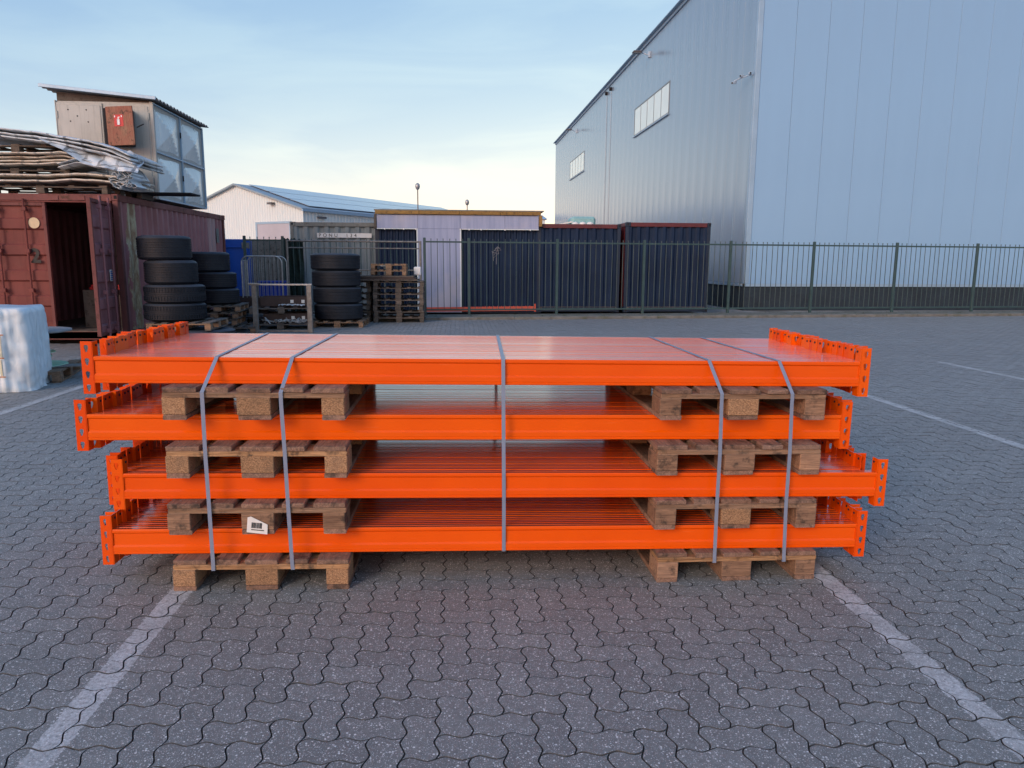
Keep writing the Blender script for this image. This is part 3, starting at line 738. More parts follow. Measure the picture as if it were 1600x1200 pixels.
# ------------------------------------------------------------------ left container with open door
LC = (-8.49, 13.9, .06); W, LL, HH = 2.44, 6.06, 2.61
lc = container(LC, 0, W, LL, HH, 'redc2', 'redcd', 'redcd', side_mat='redside', label='rusty red shipping container, one door open, tarpaulins on its roof', door=True)
def door_leaf(parent, loc, rot, mat, frame, wdt=1.15, mirror=1):
    d = MB()
    z0, z1 = .17, HH-.16
    # panel with horizontal pressed recesses, local x 0..wdt, outer face towards -y
    prof = [(0, z0)]
    zz = z0
    ys_ = []
    pitch = (z1-z0)/5
    for k in range(5):
        a = z0+k*pitch
        ys_ += [(.0, a), (.0, a+.16), (.035, a+.19), (.035, a+pitch-.03), (.0, a+pitch)]
    m = MB(); n = len(ys_)
    m.v = [(.05, y, z) for y, z in ys_]+[(wdt-.05, y, z) for y, z in ys_]; m.f = [(i, n+i, n+i+1, i+1) for i in range(n-1)]
    m.box(.05, wdt-.05, .036, .045, z0, z1)
    leaf = m.build('door', mat, parent, loc=loc, rot=rot)
    MB().box(0, .055, -.012, .05, z0, z1, .004).box(wdt-.055, wdt, -.012, .05, z0, z1, .004).box(.056, wdt-.056, -.010, .048, z0, z0+.06, .004).box(.056, wdt-.056, -.010, .048, z1-.06, z1, .004).build('door_frame', frame, leaf)
    for x in (.32, .80) if mirror > 0 else (.35, .83):
        r = MB().tube([(x, -.055, z0-.02), (x, -.055, z1+.06)], .019, 8)
        for z in (z0+.08, .9, 1.6, z1-.12): r.box(x-.04, x+.04, -.075, -.005, z-.035, z+.035, .006)
        r.build('lock_rod', mat, leaf)
    return leaf
dl = door_leaf(lc, (.04, .02, 0), (0, 0, 0), 'redc', 'redcd', 1.14)
text('2', .34, 'ink', dl, Matrix.Translation((.815, -.0135, 1.40)) @ FR, bold=.013)
dd_ = [(math.cos(a)*.095, math.sin(a)*.095) for a in [2*math.pi*k/24 for k in range(24)]]
MB().extrude([(.93+x, 2.09+z) for x, z in dd_], 1, -.018, -.013).build('round_sticker', 'beige', dl)
rd = door_leaf(lc, (W-.04, -.02, 0), (0, 0, math.radians(-90+3.0)), 'redc2', 'redcd', 1.15)
rd.location = (W+.055, -1.155, 0); rd.rotation_euler = (0, 0, math.radians(98.6))
lb = MB().box(.72, .90, -.018, -.012, 1.08, 1.28).build('label_plate', 'label', rd)
for k in range(5): MB().box(.74, .74+rnd.uniform(.06, .14), -.0215, -.0182, 1.10+k*.034, 1.118+k*.034).build('print_line', 'blue', lb)
MB().box(.40, .50, -.018, -.012, 1.62, 1.76).build('label_plate', 'label', rd)
MB().box(.13, W-.13, .0, .12, .0, .155, .01).build('sill', 'redcd', lc)
MB().box(.13, W-.13, .0, .10, HH-.155, HH-.135, .002).build('header', 'redc', lc)
for x in (1.30, 1.75, 2.02): MB().box(x, x+.13, -.012, -.003, HH-.12, HH-.04).build('header_plate', 'redcd', lc)
# primer patches on the side near the front corner
MB().box(W+.001, W+.004, 5.35, 5.55, 1.9, 2.25).build('stencil_plate', 'greycf', lc)
# content: leaning planks and boxes, red trestle tops
ordn = ['', 'second', 'third', 'fourth', 'fifth', 'sixth', 'seventh', 'eighth', 'ninth', 'tenth']
for k in range(11):
    x = -7.15+k*.095; y = 15.2+rnd.uniform(0, 1.2); z = 1.2+rnd.uniform(0, .7)
    p = MB().obox((x+rnd.uniform(-.04, .04), y, z/2+.22), .09, .03, z, (1, 0, 0), (rnd.uniform(-.12, .04), -.05, 1), .004).build('plank', 'oldwood')
    tag(p, 'dark plank leaning inside the open red container, ' + ('leftmost' if k == 0 else 'rightmost' if k == 10 else ordn[k]+' from the left'), 'plank', 'planks leaning inside the red container')
for (x, y, z, wx, wz) in ((-7.0, 14.75, .215, .42, .72), (-6.62, 14.9, .215, .55, .62)):
    b = MB().box(x-wx/2, x+wx/2, y, y+.6, z, z+wz, .01).build('storage_box', 'oldwood')
    tag(b, 'dark wooden box at the left in the container doorway' if x < -6.9 else 'dark wooden box standing right of the first one in the container doorway', 'box')
rt = empty('trestle', (-7.15, 14.9, .935), (0, 0, 0), 'dark red steel trestle lying on boxes inside the red container', 'trestle')
MB().box(0, .72, 0, .05, 0.0, .05, .006).build('rail', 'red', rt)
for x in (.05, .3, .55): MB().box(x, x+.07, -.04, .10, .051, .10, .006).build('cleat', 'red', rt)

# ------------------------------------------------------------------ tyres
def tyre_mesh(Rr, wd, grooves, lugs):
    h = wd/2; ri = Rr*.53; pr = []
    # outer tread with circumferential grooves
    n = grooves; tw = wd*.78; z = -tw/2
    pr.append((ri, -h*.62)); pr.append((ri+.03, -h*.80)); pr.append((Rr*.80, -h)); pr.append((Rr*.93, -h*.93)); pr.append((Rr*.985, -tw/2-.004))
    gw = .010; seg = (tw-(n)*gw)/(n+1)
    zc = -tw/2
    for k in range(n+1):
        pr.append((Rr, zc)); pr.append((Rr, zc+seg)); zc += seg
        if k < n: pr.append((Rr-.012, zc+.001)); pr.append((Rr-.012, zc+gw-.001)); zc += gw
    pr += [(Rr*.985, tw/2+.004), (Rr*.93, h*.93), (Rr*.80, h), (ri+.03, h*.80), (ri, h*.62), (ri+.04, h*.5), (Rr*.86, h*.7), (Rr*.88, 0), (Rr*.86, -h*.7), (ri+.04, -h*.5)]
    m = MB().lathe([(r, z_+h) for r, z_ in pr], 64, closed=True)
    if lugs:
        for k in range(64):
            a = 2*math.pi*k/64
            for sgn in (-1, 1):
                m.obox(((Rr+.002)*math.cos(a+.02*sgn), (Rr+.002)*math.sin(a+.02*sgn), h+sgn*tw*.30), .018, .010, tw*.30, (-math.sin(a), math.cos(a), 0), (.25*sgn*-math.sin(a), .25*sgn*math.cos(a), 1))
    return m.mesh('tyre', 'tyre', False)
def place_tyre(x, y, z, Rr, wd, label, group, lugs=False, g=5, tilt=0, part=False):
    me = cached(('ty', Rr, wd, lugs, g), lambda: tyre_mesh(Rr, wd, g, lugs))
    o = ob('tyre', me, None, (x, y, z), (tilt, rnd.uniform(-.006, .006), rnd.uniform(0, 6)))
    return tag(o, label, 'tyre', group)
# stack A beside the red container
gA = 'truck tyres stacked beside the red container'
za = .44
for (x, Rr, wd, lab, lg) in ((-5.12, .520, .315, 'bottom blocky-tread tyre of the tall stack against the red container', True), (-5.11, .510, .325, 'second tyre from the bottom in the tall stack against the red container', True),
                         (-5.15, .445, .425, 'third tyre from the bottom in the tall stack against the red container', False), (-5.24, .450, .425, 'wide ribbed tyre on top of the tall stack against the red container', False)):
    place_tyre(x, 13.75, za, Rr, wd, lab, gA, lg, 7); za += wd+.002
place_tyre(-4.62, 13.7, .0, .53, .285, 'tyre lying on the ground beneath the pallet of the tall tyre stack', gA, False, 5)
gB = 'tyres in the short stack behind the tall one'
zb = .585
for (x, Rr, wd, lab) in ((-5.17, .42, .335, 'bottom tyre of the shorter three-tyre stack on grey pallets'), (-5.23, .435, .345, 'middle tyre of the shorter three-tyre stack on grey pallets'), (-5.36, .44, .42, 'topmost tyre of the shorter three-tyre stack on grey pallets')):
    place_tyre(x, 16.4, zb, Rr, wd, lab, gB); zb += wd+.002
gC = 'tyres in the free-standing stack left of the pallet stacks'
zc = .146
for (x, Rr, wd, lab) in ((-2.84, .56, .385, 'bottom tyre of the free-standing four-tyre stack'), (-2.86, .56, .385, 'second tyre from the bottom of the free-standing four-tyre stack'),
                         (-2.87, .56, .38, 'third tyre from the bottom of the free-standing four-tyre stack'), (-2.88, .57, .385, 'dusty top tyre of the free-standing four-tyre stack')):
    place_tyre(x, 17.75, zc, Rr, wd, lab, gC, g=3); zc += wd+.002

# ------------------------------------------------------------------ pallets
def board(sx, sy, sz, mat, v=0, ch=.003):
    def mk():
        rr = random.Random(hash((round(sx*1000), round(sy*1000), v)) & 0xffff)
        m = MB().box(-sx/2, sx/2, -sy/2, sy/2, 0, sz, ch)
        m.v = [(x+rr.uniform(-.0015, .0015), y+rr.uniform(-.003, .003), z+rr.uniform(-.001, .001)*(z > sz/2)) for x, y, z in m.v]
        return m.mesh('board', mat)
    return cached(('bd', sx, sy, sz, mat, v), mk)
def nail_mesh():
    m = MB(); rg = random.Random(2)
    for x in (.03, .115, .19, .245, .34, .44, .53, .59, .67, .75):
        for y in (.04, .11, .56, .64, 1.09, 1.16):
            cx, cy = x+rg.uniform(-.012, .012), y+rg.uniform(-.012, .012)
            m.tube([(cx, cy, -.001), (cx, cy, .0008)], .0042, 6)
    for x in (.03, .07, .36, .42, .72, .76):
        cx, cz = x+rg.uniform(-.008, .008), -.0105+rg.uniform(-.004, .004)
    return m.mesh('nail_heads', 'galvd')
def pallet(loc, rot, label, group, WX=.8, LY=1.2, mats=('deck', 'stringer', 'block'), blocks=None, ndeck=5, seed=0, along='y'):
    """deck boards along local y, stringers along x; origin at the front left bottom corner"""
    rr = random.Random(seed*77+5)
    p = empty('pallet', loc, rot, label, 'pallet', group)
    wide, nar = .145, .10
    wd = [wide, nar, wide, nar, wide] if ndeck == 5 else [wide]*ndeck
    gap = (WX-sum(wd))/(ndeck-1); x = 0
    for i, w_ in enumerate(wd):
        o = ob('deck_board', board(w_, LY, .022, mats[0], i % 3), p, (x+w_/2+rr.uniform(-.003, .003), LY/2+rr.uniform(-.006, .006), .122), (0, 0, rr.uniform(-.004, .004)))
        x += w_+gap
    if mats[0] == 'deck':
        nm_ = cached('nails', lambda: nail_mesh())
        ob('nail_heads', nm_, p, (0, 0, .1442))
    for i, y in enumerate((0, LY/2-.0725, LY-.145)):
        ob('stringer_board', board(WX, .145, .0215, mats[1], i), p, (WX/2, y+.0725, .1), (0, 0, 0))
        for k, (bx, bw) in enumerate(((0, .10), (WX/2-.0725, .145), (WX-.10, .10))):
            bm = mats[2]
            if blocks and i == 0: bm = blocks[k]
            def mk(bw=bw, bm=bm):
                return MB().box(-bw/2, bw/2, -.0725, .0725, 0, .0775, .003).mesh('block', bm)
            ob('block', cached(('bl', bw, bm), mk), p, (bx+bw/2+rr.uniform(-.004, .004), y+.0725+rr.uniform(-.004, .004), .0222), (0, 0, rr.uniform(-.02, .02)))
    for bx, bw in ((0, .10), (WX/2-.0725, .145), (WX-.10, .10)):
        ob('bottom_board', board(bw, LY, .0215, mats[0], 1), p, (bx+bw/2, LY/2, .0003), (0, 0, rr.uniform(-.003, .003)))
    return p
gS = 'pallets between the layers of orange beams'
hb = .12
tz = lambda k: k*.264   # pallet k bottom
def st(x, y, z): return (x, y, z-TAU*x)
PL = [  # tier, x, y, yaw, mats, front blocks, label
 (0, -1.294, 3.224, -.0097, ('deck', 'stringer', 'block'), ('block', 'block', 'block'), 'brown pallet on the ground under the left end of the beam pile'),
 (1, -1.300, 3.230, -.006, ('deck', 'stringerd', 'blockw'), ('blockw', 'blockw', 'blockw'), 'worn pallet with a torn barcode label, at the left end of the beam pile'),
 (2, -1.288, 3.226, -.004, ('deck', 'stringer', 'block'), ('block', 'block', 'block'), 'pallet third from the ground at the left end of the beam pile'),
 (3, -1.288, 3.226, -.004, ('deck', 'stringerd', 'block'), ('block', 'block', 'block'), 'topmost pallet under the top beam layer at the left end of the pile'),
 (0, .935, 3.236, .016, ('deck', 'stringer', 'blockw'), ('blockw', 'blockw', 'blockw'), 'brown pallet on the ground under the right end of the beam pile'),
 (1, .915, 3.236, .010, ('deck', 'stringerd', 'blockw'), ('blockw', 'block', 'blockw'), 'pallet second from the ground at the right end of the beam pile'),
 (2, .915, 3.236, .008, ('deck', 'stringerd', 'blockw'), ('blockw', 'blockw', 'blockw'), 'pallet third from the ground at the right end of the beam pile'),
 (3, .920, 3.236, .008, ('deck', 'stringerd', 'blockw'), ('blockw', 'block', 'blockw'), 'topmost pallet with a splintered foot at the right end of the pile'),
]
plo = []
for i, (k, x, y, a, mats, bl, lab) in enumerate(PL):
    plo.append(pallet(st(x, y, tz(k)+.0005), (0, TAU, a), lab, gS, .785, 1.2, mats, bl, seed=i))
# barcode sticker on the middle block of the second left pallet
lbm = MB(); 
lab_o = MB().add([(-.052, 0, -.045), (.052, 0, -.048), (.050, 0, .008), (.018, 0, .022), (-.036, 0, .046), (-.052, 0, .040), (-.052, -.0015, -.045), (.052, -.0015, -.048), (.050, -.0015, .008), (.018, -.0015, .022), (-.036, -.0015, .046), (-.052, -.0015, .040)],
    [(6, 7, 8, 9, 10, 11), (5, 4, 3, 2, 1, 0), (0, 1, 7, 6), (1, 2, 8, 7), (2, 3, 9, 8), (3, 4, 10, 9), (4, 5, 11, 10), (5, 0, 6, 11)]).build('barcode_label', 'label', plo[1], loc=(.392, -.0055, .046))
lab_o.scale = (.88, 1, .82)
lab_o.rotation_euler = (0, .10, 0)
x = -.030
for k in range(13):
    bw = rnd.choice((.0016, .0028, .004)); MB().box(x, x+bw, -.0026, -.0018, -.018, .014).build('barcode_bar', 'ink', lab_o); x += bw+rnd.choice((.0014, .0026))
MB().box(-.030, .034, -.0026, -.0018, -.030, -.025).build('print_line', 'ink', lab_o)

# ------------------------------------------------------------------ orange rack beams
BL = 3.511
prof = [(.003, 0), (0, .003), (0, .010), (.0022, .0118), (.0022, .0135), (0, .0155), (0, .0355), (.0066, .0440), (.0066, .0975), (0, .1045), (0, .1145), (.0022, .1180), (.0050, .12),
        (.0213, .12), (.0240, .1150), (.0260, .1150), (.0287, .12), (.0450, .12), (.0478, .1180), (.05, .1145), (.05, .1045), (.0434, .0975), (.0434, .0440), (.05, .0355), (.05, .003), (.047, 0)]
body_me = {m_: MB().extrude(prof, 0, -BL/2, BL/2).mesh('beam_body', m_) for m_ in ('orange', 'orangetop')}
def conn_mesh(sx, flip):
    """end connector at local x=0; leg A outward (sx), leg B across the beam end"""
    m = MB(); z0, z1 = -.048, .186; t = .004; W_ = .047
    n = 4; ch = (z1-z0)/n
    def leg(x): return sx*x
    for c in range(n):
        a = z0+c*ch; cx = W_*.50; cz = a+ch*.5
        outer = [(0, a), (W_/2, a), (W_, a), (W_, cz), (W_, a+ch), (W_/2, a+ch), (0, a+ch), (0, cz)]
        rx, rz = .0095, .0135
        inner = [(cx-rx*.4, cz-rz*1.25), (cx, cz-rz*1.35), (cx+rx*.4, cz-rz*1.25), (cx+rx, cz+rz*.1), (cx+rx*.9, cz+rz*.8), (cx, cz+rz), (cx-rx*.9, cz+rz*.8), (cx-rx, cz+rz*.1)]
        # start angles matched: outer[0] is the lower-left corner
        V = []
        for y in (0, t):
            V += [(leg(x), y, z) for x, z in outer]+[(leg(x), y, z) for x, z in inner]
        F = []
        for k in range(8):
            k2 = (k+1) % 8
            F += [(k, k2, 8+k2, 8+k), (16+k, 24+k, 24+k2, 16+k2), (8+k, 8+k2, 24+k2, 24+k)]
        m.add(V, F)
    o = len(m.v)
    # rims of leg A
    x1 = leg(W_)
    m.add([(x1, 0, z0), (x1, t, z0), (x1, t, z1), (x1, 0, z1)], [(0, 1, 2, 3)])
    m.add([(0, 0, z0), (x1, 0, z0), (x1, t, z0), (0, t, z0)], [(0, 1, 2, 3)]); m.add([(0, 0, z1), (x1, 0, z1), (x1, t, z1), (0, t, z1)], [(0, 1, 2, 3)])
    # leg B with a small hole shown as a dark plug recess near the top
    m.box(0, -sx*t, 0.0005, .0485, z0, z1, .0008)
    if flip: m.v = [(x, .05-y, z) for x, y, z in m.v]
    return m.mesh('end_connector', 'orange')
cme = {(s, f): conn_mesh(s, f) for s in (-1, 1) for f in (0, 1)}
hole_me = MB().tube([(-.0052, 0, 0), (.0052, 0, 0)], .0055, 10).mesh('pin_hole', 'dark')
tiers = [(1, .177, 3.2955, -.0036, .0), (2, .2449, 3.2863, -.0094, -.060), (3, .092, 3.3465, .0037, .028), (4, .1489, 3.3265, .0003, .012)]
ordw = ['front', 'second', 'third', 'fourth', 'fifth', 'sixth', 'seventh', 'eighth', 'ninth', 'tenth', 'eleventh', 'twelfth', 'thirteenth', 'fourteenth', 'fifteenth', 'sixteenth', 'seventeenth', 'eighteenth', 'nineteenth', 'twentieth', 'rearmost']
lay = {1: 'bottom layer', 2: 'second layer from the ground', 3: 'third layer from the ground', 4: 'top layer'}
NB = 21
br = random.Random(11)
for (t, x0, y0, tw, shf) in tiers:
    zt = .144+(t-1)*.264
    off = shf; dy = 0
    for b in range(NB):
        if b:
            if br.random() < .38: off = shf+br.uniform(-.028, .028)
            xo = off+br.uniform(-.004, .004)
        else: xo = 0
        yy = y0+b*.0525+(.012 if b and t in (2,) else 0)
        dz = 0 if b == 0 else br.uniform(-.0012, .0008)
        lab = ('%s orange steel beam of the %s' % (ordw[b], lay[t])) if b in (0, NB-1) else 'orange steel beam, %s from the front in the %s' % (ordw[b], lay[t])
        x = x0+xo
        o = empty('rack_beam', st(x, yy, zt+.0012+dz), (0 if b == 0 else br.uniform(-.006, .006), TAU+(.0007 if t == 1 else 0), tw), lab, 'rack beam', 'orange rack beams in the strapped pile')
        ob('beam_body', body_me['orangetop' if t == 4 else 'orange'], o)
        fl = br.random() < .42 and b > 0
        for s in (-1, 1):
            f2 = fl if s > 0 else (br.random() < .35 and b > 0)
            c = ob('end_connector', cme[(s, 1 if f2 else 0)], o, (s*(BL/2+.0046), 0, 0 if br.random() < .8 or b == 0 else br.uniform(-.004, .004)))
            ob('pin_hole', hole_me, c, (-s*.002, .031 if not f2 else .02, .166))

# ------------------------------------------------------------------ straps
def strap(front, back, label, low_pallet=True, y4=3.3265):
    xa, xb = front[0][0], back
    half = .0085; th_ = .0012
    pts = list(front)
    bottomz = front[-1][2]
    ydeep = 4.44
    path = [(xa+(xb-xa)*1.0, ydeep+.0, 1.0595)]+pts+[(front[-1][0], ydeep, bottomz), ]
    path = path+[(xb, ydeep, 1.0595)]
    m = MB(); n = len(path)
    for i, (x, y, z) in enumerate(path):
        p0 = Vector(path[max(i-1, 0)]); p1 = Vector(path[min(i+1, n-1)]); q = Vector((x, y, z))
        d = (p1-p0); a = (q-p0).normalized() if i else (p1-q).normalized(); b_ = (p1-q).normalized() if i < n-1 else a
        nrm = (Vector((0, -a.z, a.y))+Vector((0, -b_.z, b_.y))).normalized()*-1
        for sx in (-half, half):
            for k in (0, 1): m.v.append((x+sx, y-nrm.y*th_*(1-k)*0+nrm.y*th_*k, z-TAU*x+nrm.z*th_*k))
    for i in range(n-1):
        o = i*4; p = o+4
        m.f += [(o, o+2, p+2, p), (o+1, p+1, p+3, o+3), (o, p, p+1, o+1), (o+2, o+3, p+3, p+2)]
    return tag(m.build('strap', 'strap'), label, 'strap', 'grey plastic straps round the beam pile')
yp, yq = 3.2185, 3.2285
def front_path(xs_, y):
    xt, x4, x3, x2, x1, x0_ = xs_
    return [(xt, 3.3245, 1.0590), (xt, 3.3220, 1.0540), (x4, y, .917), (x4+.0, y, .868), (x3, y, .640), (x2, y, .385), (x1, y, .125), (x0_, y, .0985)]
strap(front_path((-1.076, -1.113, -1.115, -1.113, -1.112, -1.113), yp), -1.131, 'leftmost grey strap round the beam pile')
strap(front_path((-.746, -.778, -.772, -.768, -.762, -.760), yp), -.728, 'second grey strap from the left, near the right edge of the left pallets')
strap([(.203, 3.3245, 1.0590), (.203, 3.3220, 1.0540), (.205, 3.2830, .528), (.206, 3.2830, .420), (.207, 3.2935, .148), (.207, 3.2955, .1430)], .236, 'middle grey strap hanging straight at the centre of the pile')
strap(front_path((1.170, 1.205, 1.210, 1.208, 1.210, 1.211), yq+.004), 1.175, 'fourth grey strap from the left, over the middle block of the right pallets')
strap(front_path((1.508, 1.540, 1.546, 1.545, 1.552, 1.554), yq+.006), 1.497, 'rightmost grey strap round the beam pile')

# ------------------------------------------------------------------ background pallets
OW = ('oldwoody', 'oldwood', 'oldwood')
pallet((-5.42, 13.15, .288), (0, 0, .05), 'pale grey pallet under the tall tyre stack', None, 1.08, 1.2, ('oldwoody', 'decklight', 'stringerd'), seed=21)
for k in range(3):
    pallet((-5.62+.05*k-(.02 if k == 1 else 0), 15.85-.02*k, .146+k*.146), (0, 0, .10), ['grey pallet, second from ground under the short tyre stack', 'grey pallet, third from the ground under the short tyre stack', 'topmost grey pallet under the short tyre stack'][k], 'pallets under the short tyre stack', .92, 1.1, ('oldwoody', 'oldwood', 'blockw'), seed=30+k)
pallet((-5.30, 15.55, .0), (0, 0, .16), 'grey pallet on the ground sticking out right under the short tyre stack', 'pallets under the short tyre stack', 1.05, 1.1, ('oldwoody', 'oldwood', 'blockw'), seed=34)
pallet((-3.38, 17.1, 0), (0, 0, .0), 'pallet under the free-standing four-tyre stack', None, 1.18, 1.2, ('decklight', 'decklight', 'stringerd'), seed=35)
rw = ['ground', 'second', 'third', 'fourth', 'fifth', 'sixth', 'topmost']
for k in range(7):
    pallet((-2.12+rnd.uniform(-.02, .02), 18.55+rnd.uniform(-.02, .02), k*.148), (0, 0, rnd.uniform(-.01, .01)), ('grey pallet in the right-hand pallet stack, %s one' % (rw[k] if k else 'resting on the ground')) if k in (0, 6) else 'grey pallet in the right-hand pallet stack, %s from the ground' % rw[k], 'pallets in the right-hand stack', 1.24, .85, OW, seed=40+k)
for k in range(7):
    pallet((-3.30+rnd.uniform(-.02, .02), 18.75+rnd.uniform(-.02, .02), k*.148), (0, 0, rnd.uniform(-.01, .01)), ('grey pallet half hidden by the free-standing tyre stack, %s one' % (rw[k] if k else 'resting on the ground')) if k in (0, 6) else 'grey pallet half hidden by the free-standing tyre stack, %s from the ground' % rw[k], 'pallets in the left-hand stack', 1.1, .8, OW, seed=50+k)
for k in range(3):
    b = MB().box(-2.75+.04*k, -1.0-.05*k, 18.5, 19.35, 1.038+k*.042, 1.076+k*.042, .004).build('board_sheet', ('oldwood', 'brown', 'oldwood')[k])
    tag(b, ['lowest', 'middle', 'topmost'][k]+' of three flat boards lying across the two pallet stacks', 'board', 'boards across the pallet stacks')
for k in range(2):
    pallet((-2.18, 18.75, 1.165+.146*k), (0, 0, 0), ['lower of the two pale small pallets on top of the boards', 'upper of the two pale small pallets on top of the boards'][k], 'pale pallets on top of the stack', .88, .6, ('decklight', 'decklight', 'decklight'), seed=60+k)
b = MB().box(-1.14, -.96, 19.2, 19.5, 1.165, 1.38, .02).build('foam_block', 'white'); tag(b, 'white foam block beside the pale pallets on the stack', 'foam block')
b = MB().obox((-2.55, 18.9, 1.20), .22, .16, .07, (1, .3, .2), ch=.01).build('wood_offcut', 'decklight'); tag(b, 'light wood offcut on the boards right of the tyre stack', 'wood offcut')

# galvanised frame in front of the brown crates
gf = empty('galvanised_barrier', (-4.32, 15.85, 0), (0, 0, -.0), 'weathered galvanised U-shaped frame standing in front of the brown crates', 'frame')
for x in (0, 1.13): MB().box(x, x+.10, -.05, .05, 0, 1.0, .006).build('post', 'galvd', gf)
MB().box(-.05, 1.24, -.035, .035, 1.001, 1.035, .004).build('top_bar', 'galv', gf)
MB().box(.101, 1.129, -.02, .02, .02, .06, .004).build('bottom_bar', 'galvd', gf)
MB().box(-.06, .16, -.09, .09, 1.036, 1.046).build('end_plate', 'galv', gf)
# brown collar crates on pallets
def crate(loc, sx, sy, sz, rz, label, grp):
    c = empty('brown_crate', loc, (0, 0, rz), label, 'crate', grp)
    t = .025
    MB().box(0, sx, 0, t, 0, sz, .003).build('side_board', 'brown', c); MB().box(0, sx, sy-t, sy, 0, sz, .003).build('side_board', 'brown', c)
    MB().box(0, t, t+.001, sy-t-.001, 0, sz, .003).build('side_board', 'brown', c); MB().box(sx-t, sx, t+.001, sy-t-.001, 0, sz, .003).build('side_board', 'brown', c)
    MB().box(t+.001, sx-t-.001, t+.001, sy-t-.001, .01, .03).build('base', 'brown', c)
    for x in (.62*sx, .85*sx): MB().box(x, x+.07, -.004, -.001, sz*.35, sz*.35+.07).build('label_plate', 'label', c)
    return c
gcr = 'dark brown collar crates behind the steel frame'
pallet((-4.62, 16.5, 0), (0, 0, .12), 'grey pallet on the ground under the lower brown crate', 'pallets under the brown crates', 1.35, 1.1, OW, seed=70)
crate((-4.35, 16.75, .146), .98, .8, .20, .10, 'lower dark brown crate with debris, behind the steel frame', gcr)
pallet((-4.60, 16.55, .348), (0, 0, .18), 'grey pallet between the two brown crates', 'pallets under the brown crates', 1.35, 1.1, OW, seed=71)
crate((-4.45, 16.95, .494), 1.05, .75, .21, .14, 'upper dark brown crate with two white labels, behind the steel frame', gcr)
crate((-5.35, 17.6, .30), .9, .8, .36, .02, 'dark brown crate behind, between the short tyre stack and the frame', gcr)
dbm = MB()
for k in range(46):
    dbm.obox((-3.75+rnd.gauss(0, .22), 16.62+rnd.uniform(-.05, .12), .165+rnd.uniform(0, .06)), rnd.uniform(.06, .22), rnd.uniform(.01, .03), .01, (rnd.uniform(-1, 1), rnd.uniform(-.5, .5), rnd.uniform(-.35, .35)))
tag(dbm.build('scrap_heap', 'debris'), 'heap of pale splintered scraps in front of the lower brown crate', 'scraps', kind='stuff')
sm = MB(); nn = 14
for j in range(7):
    for i in range(nn): sm.v.append((-4.0+.55*i/(nn-1), 16.72+.22*j/6+.03*math.sin(i), .505+.035*abs(math.sin(i*1.3+j*.9))+rnd.uniform(0, .02)))
sm.f = [(j*nn+i, j*nn+i+1, (j+1)*nn+i+1, (j+1)*nn+i) for j in range(6) for i in range(nn-1)]
tag(sm.build('plastic_sheet', 'debris'), 'crumpled pale sheet lying in front of the upper brown crate', 'sheet')

# wire mesh roll cage, blue crate, blue box, plywood hoarding and netting
rc = empty('mesh_trolley', (-5.22, 18.35, .12), (0, 0, .02), 'galvanised wire trolley frame with rounded top, in front of the blue skip', 'trolley')
def arch(x0, x1, y, h, r=.12):
    p = [(x0, y, 0), (x0, y, h-r)]
    for k in range(1, 6): a = k*math.pi/12; p.append((x0+r-r*math.cos(a), y, h-r+r*math.sin(a)))
    p.append((x0+r, y, h)); p.append((x1-r, y, h))
    for k in range(1, 6): a = k*math.pi/12; p.append((x1-r+r*math.sin(a), y, h-r+r*math.cos(a)))
    return p+[(x1, y, h-r), (x1, y, 0)]
for y in (0, .55):
    MB().tube(arch(0, .95, y, 1.5, .16), .016, 8).build('hoop', 'galv', rc)
    for k in range(1, 10): MB().tube([(k*.095, y, .06), (k*.095, y, 1.485)], .006, 6).build('wire', 'galv', rc)
    MB().tube([(.01, y, .06), (.94, y, .06)], .010, 6).build('cross_bar', 'galv', rc)
for k in range(1, 7): MB().tube([(.0, .55*k/7, .06), (.0, .55*k/7, 1.40)], .006, 6).build('wire', 'galv', rc)
MB().tube([(0, 0, 1.40), (0, .55, 1.40)], .010, 6).build('cross_bar', 'galv', rc)
MB().box(-.02, .97, -.02, .57, .0, .04, .005).build('base', 'galvd', rc)
for x in (.08, .87):
    for y in (.06, .49): MB().tube([(x-.015, y, -.06), (x+.015, y, -.06)], .055, 12).build('wheel', 'dark', rc)
bc = empty('blue_crate', (-5.05, 19.15, .0), (0, 0, 0), 'bright blue plastic crate seen through the wire trolley', 'crate')
MB().box(0, .62, 0, .4, .5, 1.0, .015).build('tub', 'bluecrate', bc); MB().box(-.02, .64, -.02, .42, .96, 1.005, .008).build('rim', 'bluecrate', bc)
MB().box(.03, .59, .02, .38, 0, .499, .01).build('base', 'oldwood', bc)
bs = empty('blue_container', (-7.9, 20.7, 0), (0, 0, 0), 'bright blue steel container standing right behind the red one', 'container')
MB().box(0, 2.26, 0, 2.4, .05, 2.09, .01).build('body', 'blue', bs)
MB().box(1.45, 2.24, -.03, -.002, 1.86, 1.90, .004).build('rail', 'blue', bs); MB().box(2.05, 2.255, -.035, -.003, 1.84, 2.0, .003).build('plate', 'board', bs)
for x in (1.52, 2.16): MB().box(x, x+.06, -.04, -.003, .12, 1.85, .008).build('rib', 'blue', bs)
hd = empty('hoarding', (-5.60, 20.75, 0), (0, 0, .0), 'grey plywood boards standing behind the fence at the left end', 'hoarding')
for k in range(3):
    MB().box(k*.30, k*.30+.296, 0, .02, .0, 2.09-.012*k, .002).build('board', 'board', hd)
nm = MB(); rn = random.Random(4)
for k in range(16):
    for j in range(20): nm.v.append((-4.72+.52*k/15, 20.62+.05*math.sin(k*1.4+j*.5)+rn.uniform(-.015, .015), .05+2.05*j/19+rn.uniform(-.01, .01)*(j == 19)*4))
nm.f = [(k*20+j, (k+1)*20+j, (k+1)*20+j+1, k*20+j+1) for k in range(15) for j in range(19)]
nm.box(-4.70, -4.22, 20.68, 20.72, 0, 2.04)
